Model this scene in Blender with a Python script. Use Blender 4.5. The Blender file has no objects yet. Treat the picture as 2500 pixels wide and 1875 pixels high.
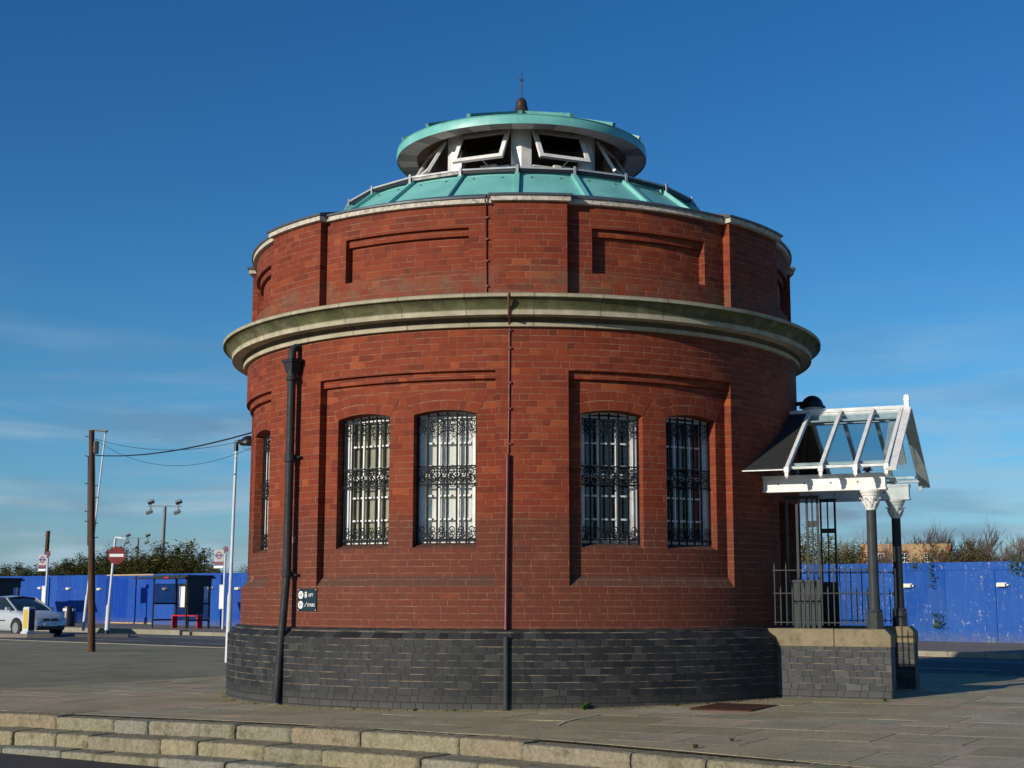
import bpy, bmesh, math, random
from math import sin, cos, tan, pi, radians as rad, degrees as deg, atan2, sqrt, floor
from mathutils import Vector, Matrix
import numpy as np
random.seed(7)
scene = bpy.context.scene
COL = scene.collection

# ------------------------------------------------------------------ camera, sky, sun, exposure
CX, CY, CH = -0.1326, -19.7396, 1.221
cam_d = bpy.data.cameras.new('camera'); cam = bpy.data.objects.new('camera', cam_d); COL.objects.link(cam)
cam_d.sensor_width = 36; cam_d.lens = 3446 / 2500 * 36; cam_d.clip_start = .1; cam_d.clip_end = 3000
cam.location = (CX, CY, CH)
cam.rotation_euler = (rad(90 + 8.62), 0, 0)
cam.rotation_euler = (Matrix.Rotation(rad(90 + 8.62), 3, 'X') @ Matrix.Rotation(rad(0.08), 3, 'Z')).to_euler()
scene.camera = cam
SUN_AZ, SUN_EL = 48.5, 16.0           # degrees left of the line towards the camera, and above the horizon
SD = Vector((-sin(rad(SUN_AZ)) * cos(rad(SUN_EL)), -cos(rad(SUN_AZ)) * cos(rad(SUN_EL)), sin(rad(SUN_EL))))
sun_d = bpy.data.lights.new('sun', 'SUN'); sun_d.energy = 4.6; sun_d.angle = rad(.53); sun_d.color = (1, .90, .75)
sun = bpy.data.objects.new('sun', sun_d); COL.objects.link(sun)
sun.rotation_euler = (-SD).to_track_quat('-Z', 'Y').to_euler(); sun.location = (-30, -30, 30)
world = bpy.data.worlds.new('World'); scene.world = world; world.use_nodes = True
W = world.node_tree; wn = W.nodes; wn.clear()
def WN(t, **k):
    n = wn.new(t)
    for a, b in k.items(): setattr(n, a, b)
    return n
sky = WN('ShaderNodeTexSky', sky_type='NISHITA', sun_disc=False)
sky.sun_elevation = rad(SUN_EL); sky.sun_rotation = atan2(SD.x, SD.y)
sky.air_density = 1.0; sky.dust_density = .35; sky.ozone_density = 2.6; sky.altitude = 20
hs = WN('ShaderNodeHueSaturation'); hs.inputs['Saturation'].default_value = 1.14; hs.inputs['Value'].default_value = 1.0; hs.inputs['Hue'].default_value = .494
tc = WN('ShaderNodeTexCoord'); sx = WN('ShaderNodeSeparateXYZ'); W.links.new(tc.outputs['Generated'], sx.inputs[0])
tr_ = WN('ShaderNodeValToRGB'); te = tr_.color_ramp.elements
for i_ in range(3): te.new(.5)
for i_, (p_, c_) in enumerate([(0, (.62, .86, 1.36)), (.06, (.66, .95, 1.38)), (.16, (.70, .96, 1.28)), (.30, (.66, .85, 1.20)), (.6, (.64, .80, 1.18))]): te[i_].position = p_; te[i_].color = (*c_, 1)
W.links.new(sx.outputs['Z'], tr_.inputs[0]); tm = WN('ShaderNodeMixRGB', blend_type='MULTIPLY'); tm.inputs[0].default_value = 1
W.links.new(sky.outputs[0], tm.inputs[1]); W.links.new(tr_.outputs[0], tm.inputs[2]); W.links.new(tm.outputs[0], hs.inputs['Color'])
mp = WN('ShaderNodeMapping'); mp.inputs['Scale'].default_value = (3.2, 3.2, 21); mp.inputs['Rotation'].default_value = (0, rad(2.5), 0); mp.inputs['Location'].default_value = (1.3, .4, .2)
W.links.new(tc.outputs['Generated'], mp.inputs[0])
nz = WN('ShaderNodeTexNoise'); nz.inputs['Scale'].default_value = 1.7; nz.inputs['Detail'].default_value = 6; nz.inputs['Roughness'].default_value = .52; nz.inputs['Distortion'].default_value = .5
W.links.new(mp.outputs[0], nz.inputs['Vector'])
cr = WN('ShaderNodeValToRGB'); cr.color_ramp.elements[0].position = .40; cr.color_ramp.elements[1].position = .62
cr.color_ramp.elements[0].color = (0, 0, 0, 1); cr.color_ramp.elements[1].color = (1, 1, 1, 1)
W.links.new(nz.outputs['Fac'], cr.inputs[0])
mr = WN('ShaderNodeMapRange'); mr.inputs['From Min'].default_value = .23; mr.inputs['From Max'].default_value = .02; mr.inputs['To Min'].default_value = 0; mr.inputs['To Max'].default_value = .95; mr.interpolation_type = 'SMOOTHSTEP'
W.links.new(sx.outputs['Z'], mr.inputs['Value'])
mu = WN('ShaderNodeMath', operation='MULTIPLY'); W.links.new(cr.outputs[0], mu.inputs[0]); W.links.new(mr.outputs[0], mu.inputs[1])
mp2 = WN('ShaderNodeMapping'); mp2.inputs['Scale'].default_value = (5, 5, 26); mp2.inputs['Location'].default_value = (4.3, 2.4, .7)
W.links.new(tc.outputs['Generated'], mp2.inputs[0])
nz2 = WN('ShaderNodeTexNoise'); nz2.inputs['Scale'].default_value = 1.3; nz2.inputs['Detail'].default_value = 4; W.links.new(mp2.outputs[0], nz2.inputs['Vector'])
cc = WN('ShaderNodeMixRGB'); cc.inputs[1].default_value = (4.2, 5.8, 6.9, 1); cc.inputs[2].default_value = (2.0, 3.0, 4.1, 1)
cr2 = WN('ShaderNodeValToRGB'); cr2.color_ramp.elements[0].position = .46; cr2.color_ramp.elements[1].position = .62; W.links.new(nz2.outputs['Fac'], cr2.inputs[0])
W.links.new(cr2.outputs[0], cc.inputs[0])
mx = WN('ShaderNodeMixRGB'); W.links.new(mu.outputs[0], mx.inputs[0]); W.links.new(hs.outputs[0], mx.inputs[1]); W.links.new(cc.outputs[0], mx.inputs[2])
bg = WN('ShaderNodeBackground'); bg.inputs['Strength'].default_value = .088
wo = WN('ShaderNodeOutputWorld'); W.links.new(mx.outputs[0], bg.inputs[0]); W.links.new(bg.outputs[0], wo.inputs[0])
scene.view_settings.view_transform = 'Standard'; scene.view_settings.look = 'None'
scene.view_settings.exposure = 0; scene.view_settings.gamma = 1
scene.render.engine = 'CYCLES'

# ------------------------------------------------------------------ material helpers
class NT:
    def __init__(s, name):
        s.m = bpy.data.materials.new(name); s.m.use_nodes = True; s.t = s.m.node_tree; s.t.nodes.clear()
        s.out = s.n('ShaderNodeOutputMaterial')
    def n(s, t, **k):
        n = s.t.nodes.new(t)
        for a, b in k.items(): setattr(n, a, b)
        return n
    def l(s, a, b): s.t.links.new(a, b)
    def val(s, x, sock):
        if hasattr(x, 'is_output') or isinstance(x, bpy.types.NodeSocket): s.l(x, sock)
        else: sock.default_value = x
    def math(s, op, a, b=None, c=None, clamp=False):
        n = s.n('ShaderNodeMath', operation=op); n.use_clamp = clamp; s.val(a, n.inputs[0])
        if b is not None: s.val(b, n.inputs[1])
        if c is not None: s.val(c, n.inputs[2])
        return n.outputs[0]
    def mix(s, f, a, b, bt='MIX'):
        n = s.n('ShaderNodeMixRGB', blend_type=bt); s.val(f, n.inputs[0])
        for x, i in ((a, 1), (b, 2)):
            if isinstance(x, tuple): n.inputs[i].default_value = (*x[:3], 1)
            else: s.l(x, n.inputs[i])
        return n.outputs[0]
    def noise(s, vec, scale, detail=4, rough=.55, dist=0, col=False):
        n = s.n('ShaderNodeTexNoise'); n.inputs['Scale'].default_value = scale; n.inputs['Detail'].default_value = detail
        n.inputs['Roughness'].default_value = rough; n.inputs['Distortion'].default_value = dist
        if vec is not None: s.l(vec, n.inputs['Vector'])
        return n.outputs['Color' if col else 'Fac']
    def ramp(s, f, stops):
        n = s.n('ShaderNodeValToRGB'); e = n.color_ramp.elements
        while len(e) < len(stops): e.new(.5)
        for i, (p, c) in enumerate(stops):
            e[i].position = p; e[i].color = (*(c if isinstance(c, tuple) else (c, c, c)), 1)
        s.l(f, n.inputs[0]); return n.outputs[0]
    def mr(s, v, a, b, c=0., d=1., sm=False):
        n = s.n('ShaderNodeMapRange'); s.val(v, n.inputs[0])
        for i, x in zip((1, 2, 3, 4), (a, b, c, d)): n.inputs[i].default_value = x
        if sm: n.interpolation_type = 'SMOOTHSTEP'
        return n.outputs[0]
    def coord(s, k='Object'): return s.n('ShaderNodeTexCoord').outputs[k]
    def map(s, vec, sc=(1, 1, 1), rot=(0, 0, 0), loc=(0, 0, 0)):
        n = s.n('ShaderNodeMapping'); n.inputs['Scale'].default_value = sc; n.inputs['Rotation'].default_value = rot; n.inputs['Location'].default_value = loc
        s.l(vec, n.inputs[0]); return n.outputs[0]
    def bump(s, h, strength=.5, dist=.01, nrm=None):
        n = s.n('ShaderNodeBump'); n.inputs['Strength'].default_value = strength; n.inputs['Distance'].default_value = dist
        s.l(h, n.inputs['Height'])
        if nrm is not None: s.l(nrm, n.inputs['Normal'])
        return n.outputs[0]
    def pbr(s, col, rough=.7, metal=0., bump=None, spec=.5):
        p = s.n('ShaderNodeBsdfPrincipled')
        if isinstance(col, tuple): p.inputs['Base Color'].default_value = (*col[:3], 1)
        else: s.l(col, p.inputs['Base Color'])
        s.val(rough, p.inputs['Roughness']); p.inputs['Metallic'].default_value = metal
        p.inputs['Specular IOR Level'].default_value = spec
        if bump is not None: s.l(bump, p.inputs['Normal'])
        s.l(p.outputs[0], s.out.inputs[0]); return s.m

def paint(name, c, rough=.5, var=.18, scale=6., metal=0., dirt=None, bump=.0, spec=.5):
    t = NT(name); co = t.coord('Object')
    f = t.noise(co, scale, 6, .6)
    c2 = tuple(x * (1 - var) for x in c) if dirt is None else dirt
    col = t.mix(t.mr(f, .38, .68), c, c2)
    g = t.noise(co, scale * 9, 3)
    col = t.mix(t.mr(g, .3, .8, 0, .22), col, tuple(x * .7 for x in c))
    b = t.bump(g, bump, .004) if bump else None
    return t.pbr(col, t.mr(f, .3, .7, max(.05, rough - .08), min(1, rough + .1)), metal, b, spec)

def flemish(t, uv, course=.075, S=.212, Hd=.104, mort=.0088, wob=.0035):
    """returns (brick id random, mortar mask, vertical joint mask) from a uv measured in metres"""
    P = S + Hd
    wn_ = t.noise(uv, 5.5, 2, col=True); w2 = t.n('ShaderNodeVectorMath', operation='SUBTRACT'); t.l(wn_, w2.inputs[0]); w2.inputs[1].default_value = (.5, .5, .5)
    w3 = t.n('ShaderNodeVectorMath', operation='SCALE'); t.l(w2.outputs[0], w3.inputs[0]); w3.inputs['Scale'].default_value = wob * 2.4
    ad = t.n('ShaderNodeVectorMath', operation='ADD'); t.l(uv, ad.inputs[0]); t.l(w3.outputs[0], ad.inputs[1])
    s = t.n('ShaderNodeSeparateXYZ'); t.l(ad.outputs[0], s.inputs[0]); u, v = s.outputs[0], s.outputs[1]
    vr = t.math('DIVIDE', v, course); row = t.math('FLOOR', vr); fv = t.math('FRACT', vr)
    rw = t.n('ShaderNodeTexWhiteNoise', noise_dimensions='1D'); t.l(row, rw.inputs['W'])
    jit = t.math('MULTIPLY', t.math('SUBTRACT', rw.outputs[0], .5), .16)
    odd = t.math('MULTIPLY', t.math('MODULO', t.math('ABSOLUTE', row), 2), P / 2)
    uu = t.math('DIVIDE', t.math('ADD', t.math('ADD', u, odd), jit), P)
    k = t.math('FLOOR', uu); f = t.math('FRACT', uu)
    isH = t.math('GREATER_THAN', f, S / P)
    # distance (m) to the nearest vertical joint
    d0 = t.math('MULTIPLY', f, P)
    d1 = t.math('ABSOLUTE', t.math('SUBTRACT', t.math('MULTIPLY', f, P), S))
    d2 = t.math('MULTIPLY', t.math('SUBTRACT', 1, f), P)
    dv = t.math('MINIMUM', t.math('MINIMUM', d0, d1), d2)
    dh = t.math('MULTIPLY', t.math('MINIMUM', fv, t.math('SUBTRACT', 1, fv)), course)
    mv = t.mr(dv, mort * .35, mort * .65, 1, 0); mh = t.mr(dh, mort * .35, mort * .65, 1, 0)
    cv = t.n('ShaderNodeCombineXYZ'); t.l(t.math('ADD', t.math('MULTIPLY', k, 2), isH), cv.inputs[0]); t.l(row, cv.inputs[1])
    r = t.n('ShaderNodeTexWhiteNoise', noise_dimensions='2D'); t.l(cv.outputs[0], r.inputs['Vector'])
    return r, mh, mv, t.math('MAXIMUM', mh, mv)

def mat_red_brick():
    t = NT('red_brick'); uv = t.coord('UV'); ob = t.coord('Object')
    r, mh, mv, m = flemish(t, uv)
    base = t.ramp(r.outputs[0], [(0, (.115, .021, .009)), (.10, (.155, .026, .0095)), (.32, (.186, .031, .0105)), (.68, (.206, .036, .0115)), (.92, (.228, .043, .013)), (1, (.31, .072, .020))])
    nn = t.noise(uv, 60, 4, .7)
    base = t.mix(t.mr(nn, .3, .75, 0, .34), base, (.15, .023, .012))
    # large scale tone changes, grimy band lower down, pale bloom
    big = t.noise(uv, 1.1, 5, .6); base = t.mix(t.mr(big, .42, .72, 0, .40), base, (.16, .026, .014))
    s = t.n('ShaderNodeSeparateXYZ'); t.l(ob, s.inputs[0])
    lowedge = t.math('ADD', s.outputs[2], t.math('MULTIPLY', t.math('SUBTRACT', big, .5), .5))
    low = t.mr(lowedge, 2.26, 2.04, 0, .92)
    low2 = t.math('MULTIPLY', low, t.mr(t.noise(uv, 14, 4, .6), .25, .7, .45, 1))
    base = t.mix(low2, base, (.100, .034, .022))
    blm = t.noise(t.map(uv, (1, 1, 1), loc=(5, 3, 0)), 2.2, 5, .65); base = t.mix(t.mr(blm, .60, .78, 0, .28), base, (.33, .13, .085))
    hi = t.math('MULTIPLY', t.mr(s.outputs[2], 5.12, 4.9, 0, 1, True), t.mr(s.outputs[2], 4.5, 4.6, 0, 1))
    base = t.mix(t.math('MULTIPLY', hi, t.mr(t.noise(uv, 4, 5, .7), .40, .66, 0, .6)), base, (.13, .10, .065))
    gn = t.n('ShaderNodeNewGeometry'); gs = t.n('ShaderNodeSeparateXYZ'); t.l(gn.outputs['True Normal'], gs.inputs[0])
    base = t.mix(t.mr(gs.outputs[2], .25, .6, 0, .75), base, (.085, .045, .032))            # grime lying on ledges and sills
    soot = t.math('MAXIMUM', t.math('MULTIPLY', t.mr(s.outputs[2], 4.02, 4.30, 0, 1), t.mr(s.outputs[2], 4.36, 4.34)), t.mr(s.outputs[2], 5.45, 5.80, 0, 1))
    stk = t.noise(t.map(uv, (1, .12, 1)), 5, 5, .7); base = t.mix(t.math('MULTIPLY', soot, t.mr(stk, .42, .68, 0, .55)), base, (.06, .022, .014))
    base = t.mix(t.math('MULTIPLY', t.mr(t.noise(t.map(uv, (1, .15, 1), loc=(9, 0, 0)), 2.6, 6, .75), .56, .74, 0, .45), t.mr(s.outputs[2], 2.0, 2.6, 1, .6)), base, (.10, .030, .020))
    sal = t.math('MULTIPLY', t.math('GREATER_THAN', r.outputs[0], .996), t.mr(s.outputs[2], 2.1, 1.9, 0, .8)); base = t.mix(sal, base, (.34, .15, .11))
    vis = t.noise(uv, 3.1, 3); mcol = t.mix(t.mr(t.noise(uv, 11, 3), .35, .7), (.29, .155, .088), (.14, .055, .028))
    mm = t.math('MAXIMUM', t.math('MULTIPLY', mh, t.mr(vis, .36, .62, .25, .95)), t.math('MULTIPLY', mv, t.mr(t.noise(uv, 9, 2),   .42, .60, .10, .75)))
    col = t.mix(mm, base, mcol)
    h = t.math('SUBTRACT', t.math('MULTIPLY', t.math('ADD', nn, t.math('MULTIPLY', r.outputs[0], .5)), .25), t.math('MULTIPLY', m, .55))
    return t.pbr(col, .82, 0, t.bump(h, .55, .009), .3)

def mat_blue_brick(name='blue_brick', lift=1.):
    t = NT(name); uv = t.coord('UV'); ob = t.coord('Object')
    r, mh, mv, m = flemish(t, uv, course=.0765, S=.182, Hd=.092, mort=.009)
    L = lambda c: tuple(x * lift for x in c)
    base = t.ramp(r.outputs[0], [(0, L((.013, .0145, .016))), (.5, L((.020, .022, .025))), (.86, L((.032, .035, .038))), (1, L((.052, .053, .052)))])
    nn = t.noise(uv, 45, 4, .7); base = t.mix(t.mr(nn, .3, .8, 0, .45), base, L((.022, .023, .025)))
    big = t.noise(uv, 1.6, 5, .6); base = t.mix(t.mr(big, .5, .75, 0, .45), base, L((.062, .063, .062)))
    s = t.n('ShaderNodeSeparateXYZ'); t.l(ob, s.inputs[0])
    dk = t.mr(t.math('ADD', s.outputs[2], t.math('MULTIPLY', big, .2)), .28, .12, 0, .4); base = t.mix(dk, base, (.10, .098, .085))
    mcol = t.mix(t.mr(t.noise(uv, 16, 2), .45, .7), (.24, .20, .145), (.27, .19, .12))
    keep = t.math('MULTIPLY', t.mr(t.noise(t.map(uv, (2, 5, 1)), 3, 3), .42, .64, .08, .8), t.mr(s.outputs[2], .10, .24, .0, 1))
    wh = t.math('MULTIPLY', mh, keep); dkv = t.math('MAXIMUM', mv, mh)
    col = t.mix(t.math('MULTIPLY', dkv, .8), base, (.010, .010, .010)); col = t.mix(wh, col, mcol)
    h = t.math('SUBTRACT', t.math('MULTIPLY', t.math('ADD', nn, r.outputs[0]), .2), t.math('MULTIPLY', m, .6))
    return t.pbr(col, t.mr(r.outputs[0], 0, 1, .55, .75), 0, t.bump(h, .5, .008), .28)

def mat_stone(name, c1, c2, c3=None, scale=3., bump=.5, rough=.85, grain=90):
    t = NT(name); co = t.coord('Object')
    a = t.noise(co, scale, 6, .62); g = t.noise(co, grain, 5, .75)
    col = t.mix(t.mr(a, .38, .66), c1, c2)
    if c3: col = t.mix(t.mr(t.noise(t.map(co, loc=(7, 2, 5)), scale * 1.7, 6, .65), .52, .70, 0, .85), col, c3)
    col = t.mix(t.mr(g, .35, .75, 0, .45), col, tuple(x * .45 for x in c2))
    h = t.math('ADD', t.math('MULTIPLY', g, .5), a)
    return t.pbr(col, rough, 0, t.bump(h, bump, .012), .3)

def mat_island(name, stops, scale=5., grain=80, bump=.4, extra=None, rough=.85, spec=.3):
    """each loose piece (slab, kerb stone) gets a tone of its own"""
    t = NT(name); g = t.n('ShaderNodeNewGeometry'); co = t.coord('Object')
    col = t.ramp(g.outputs['Random Per Island'], stops)
    a = t.noise(co, scale, 6, .62); b = t.noise(co, grain, 5, .7)
    col = t.mix(t.mr(a, .35, .72, 0, .5), col, tuple(x * .6 for x in stops[0][1]))
    if extra: col = t.mix(t.mr(t.noise(t.map(co, loc=(3, 9, 1)), extra[1], 6, .68), extra[2], extra[3], 0, extra[4]), col, extra[0])
    col = t.mix(t.mr(b, .4, .78, 0, .55), col, (.03, .028, .022))
    h = t.math('ADD', t.math('MULTIPLY', b, .45), a)
    return t.pbr(col, rough, 0, t.bump(h, bump, .012), spec)

def mat_glass(name='window_glass', tint=(.97, .98, .97), refl=1.0):
    t = NT(name); tr = t.n('ShaderNodeBsdfTransparent'); tr.inputs[0].default_value = (*tint, 1)
    gl = t.n('ShaderNodeBsdfGlossy'); gl.inputs['Roughness'].default_value = .02
    lw = t.n('ShaderNodeLayerWeight'); lw.inputs[0].default_value = .5; fz = t.math('ADD', t.math('MULTIPLY', t.math('POWER', lw.outputs['Facing'], 4.), .85), .045)
    mx_ = t.n('ShaderNodeMixShader'); t.l(t.math('MULTIPLY', fz, refl, clamp=True), mx_.inputs[0]); t.l(tr.outputs[0], mx_.inputs[1]); t.l(gl.outputs[0], mx_.inputs[2])
    t.l(mx_.outputs[0], t.out.inputs[0]); return t.m

M = {}
M['brick'] = mat_red_brick()
M['blue'] = mat_blue_brick()
M['blue_wing'] = mat_blue_brick('blue_brick_of_wing_wall', 1.9)
def mat_cornice():
    t = NT('mossy_cornice_stone'); co = t.coord('Object'); s = t.n('ShaderNodeSeparateXYZ'); t.l(co, s.inputs[0])
    a = t.noise(co, 5, 6, .6); g = t.noise(co, 70, 5, .7); b = t.noise(t.map(co, (1, 1, 4)), 2.2, 4, .6)
    col = t.mix(t.mr(a, .35, .65), (.50, .45, .33), (.34, .31, .22))
    band = t.math('MULTIPLY', t.mr(s.outputs[2], 4.452, 4.470), t.mr(s.outputs[2], 4.598, 4.58))
    moss = t.mix(t.mr(b, .35, .65), (.105, .115, .040), (.045, .050, .020)); moss = t.mix(t.mr(g, .4, .7, 0, .5), moss, (.15, .15, .09))
    col = t.mix(t.math('MULTIPLY', band, t.mr(a, .25, .55, .70, .98)), col, moss)
    rec = t.math('MULTIPLY', t.mr(s.outputs[2], 4.343, 4.350), t.mr(s.outputs[2], 4.404, 4.400)); col = t.mix(t.math('MULTIPLY', rec, .85), col, (.07, .05, .035))  # recess tinted dark brown, painting in deeper shade under the overhang
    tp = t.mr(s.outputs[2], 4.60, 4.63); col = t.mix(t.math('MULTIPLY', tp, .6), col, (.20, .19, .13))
    ang = t.math('ARCTAN2', s.outputs[0], t.math('MULTIPLY', s.outputs[1], -1))
    jt = t.math('ABSOLUTE', t.math('SUBTRACT', t.math('FRACT', t.math('ADD', t.math('MULTIPLY', ang, 5.2), .35)), .5))
    col = t.mix(t.mr(jt, .004, .010, .7, 0), col, (.05, .045, .03))
    col = t.mix(t.mr(g, .4, .8, 0, .35), col, (.06, .055, .035))
    return t.pbr(col, .9, 0, t.bump(t.math('ADD', g, a), .5, .008), .25)
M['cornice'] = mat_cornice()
M['coping'] = mat_stone('lichen_coping_stone', (.68, .63, .54), (.44, .40, .33), (.07, .06, .055), 14, .8)
M['sand'] = mat_stone('sandstone_coping', (.27, .22, .135), (.19, .16, .10), (.09, .08, .05), 3.4, .35)
M['lead'] = paint('lead_flashing', (.085, .10, .125), .45, .3, 5, .2)
def mat_verdigris():
    t = NT('verdigris_paint'); co = t.coord('Object'); a = t.noise(co, 2.4, 5, .6); g = t.noise(co, 30, 4, .6)
    col = t.mix(t.mr(a, .35, .65), (.15, .45, .41), (.20, .51, .47)); col = t.mix(t.mr(g, .45, .8, 0, .45), col, (.09, .33, .30)); col = t.mix(t.mr(t.noise(t.map(co, (1, 1, .3), loc=(8, 1, 1)), 3.3, 6, .75), .52, .74, 0, .5), col, (.06, .20, .17))
    col = t.mix(t.mr(t.noise(t.map(co, (1, 1, .25), loc=(2, 2, 2)), 9, 5, .7), .58, .75, 0, .45), col, (.22, .56, .50))
    return t.pbr(col, t.mr(a, .3, .7, .32, .5), 0, t.bump(t.math('ADD', a, t.math('MULTIPLY', g, .2)), .25, .02), .5)
M['verd'] = mat_verdigris()
M['verd_roof'] = paint('verdigris_copper_cap', (.12, .35, .32), .5, .35, 4)
M['white'] = paint('white_paint', (.80, .80, .78), .42, .12, 7, dirt=(.60, .59, .55))
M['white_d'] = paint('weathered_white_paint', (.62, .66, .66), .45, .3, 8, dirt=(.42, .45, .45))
M['soffit'] = paint('pale_soffit_board', (.82, .80, .78), .6, .2, 3)
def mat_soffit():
    t = NT('soffit_panels_painted_light'); co = t.coord('Object'); q = t.n('ShaderNodeSeparateXYZ'); t.l(co, q.inputs[0])
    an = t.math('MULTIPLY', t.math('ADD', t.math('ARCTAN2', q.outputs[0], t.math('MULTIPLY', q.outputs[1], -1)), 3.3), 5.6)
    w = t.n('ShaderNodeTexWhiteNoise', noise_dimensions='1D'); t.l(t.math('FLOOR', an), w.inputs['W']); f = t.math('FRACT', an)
    c = t.mix(t.mr(w.outputs[0], .55, .62), (.86, .84, .80), (.40, .41, .42)); c = t.mix(t.mr(t.math('MINIMUM', f, t.math('SUBTRACT', 1, f)), .01, .03, .5, 0), c, (.25, .25, .25))  # light and dark segment tones painted in place of reflected sunlight patches
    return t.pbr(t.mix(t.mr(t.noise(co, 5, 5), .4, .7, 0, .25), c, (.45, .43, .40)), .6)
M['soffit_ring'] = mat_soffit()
M['alu'] = paint('aluminium', (.42, .44, .47), .55, .3, 9, .15)
M['skyl'] = paint('skylight_panel', (.02, .023, .026), .85, .4, 3)
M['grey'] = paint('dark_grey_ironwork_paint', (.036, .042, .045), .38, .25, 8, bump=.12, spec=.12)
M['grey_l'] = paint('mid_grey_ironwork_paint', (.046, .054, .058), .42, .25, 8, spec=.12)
M['iron'] = paint('black_grille_iron', (.014, .017, .020), .6, .35, 20, spec=.12)
M['black'] = paint('black_paint', (.012, .013, .014), .4, .4, 12)
M['dark'] = paint('dark_interior', (.006, .006, .006), .9, .3, 2)
M['slate'] = paint('black_roofing_felt', (.022, .024, .026), .75, .4, 6, bump=.3)
M['bronze'] = paint('brown_bronze', (.13, .075, .065), .35, .45, 7, .6)
M['copperstrip'] = paint('brown_painted_strip', (.20, .055, .045), .5, .4, 12)
M['pipered'] = paint('dark_red_conduit', (.13, .022, .026), .45, .25, 6)
M['tan'] = paint('varnished_ceiling_wood', (.34, .19, .08), .5, .35, 4)
M['rust'] = mat_stone('rusty_plate', (.085, .026, .013), (.05, .017, .010), (.11, .04, .02), 16, .9, .8, 160)
M['blind'] = paint('pale_blind_fabric', (.78, .77, .73), .9, .2, 2)
M['blind_g'] = paint('olive_blind_fabric', (.33, .31, .20), .9, .25, 2)
M['glass'] = mat_glass()
M['glass_roof'] = mat_glass('canopy_glass', (.64, .74, .78), 1.0)
M['glass_dark'] = mat_glass('tinted_glass', (.25, .24, .22), 1.0)
M['glass_shel'] = mat_glass('scratched_shelter_glass', (.55, .58, .58), 1.0)
M['sign_navy'] = paint('navy_sign_enamel', (.012, .030, .045), .3, .15, 8)
M['signwhite'] = paint('sign_white_lettering', (.78, .80, .80), .4, .05, 8)
M['wood_pole'] = None
def mat_pole():
    t = NT('creosoted_timber'); co = t.coord('Object'); a = t.noise(t.map(co, (14, 14, 1.2)), 2, 6, .65)
    col = t.mix(t.mr(a, .3, .7), (.12, .062, .036), (.045, .024, .016)); return t.pbr(col, .85, 0, t.bump(a, .8, .02), .2)
M['wood_pole'] = mat_pole()
M['galv'] = paint('galvanised_steel', (.60, .63, .66), .45, .25, 6, .3)
M['mast'] = paint('dull_grey_mast', (.20, .23, .23), .6, .25, 4)
M['dimwhite'] = paint('dull_flag_face', (.36, .37, .40), .6, .15, 4)
M['postwhite'] = paint('white_grey_lamp_post_paint', (.58, .62, .66), .5, .25, 3)
M['redsign'] = paint('red_sign_face', (.19, .009, .012), .4, .1, 4)
M['redpaint'] = paint('red_bench_paint', (.50, .018, .028), .4, .15, 4)
M['bluebar'] = paint('blue_sign_band', (.02, .03, .14), .4, .1, 4)
M['paper'] = paint('printed_paper', (.74, .77, .74), .6, .12, 12)
M['yellow'] = paint('yellow_panel', (.60, .42, .04), .4, .1, 5)
M['car'] = paint('silver_car_paint', (.56, .60, .64), .25, .03, 2, .3)
M['carglass'] = paint('car_window_glass', (.02, .026, .03), .06, .2, 2)
M['rubber'] = paint('tyre_rubber', (.012, .012, .012), .8, .3, 9)
M['headlight'] = paint('headlight_lens', (.75, .80, .85), .12, .1, 9)
M['bulkhead'] = paint('bulkhead_lamp_cover', (.68, .68, .55), .4, .15, 9)

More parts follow.
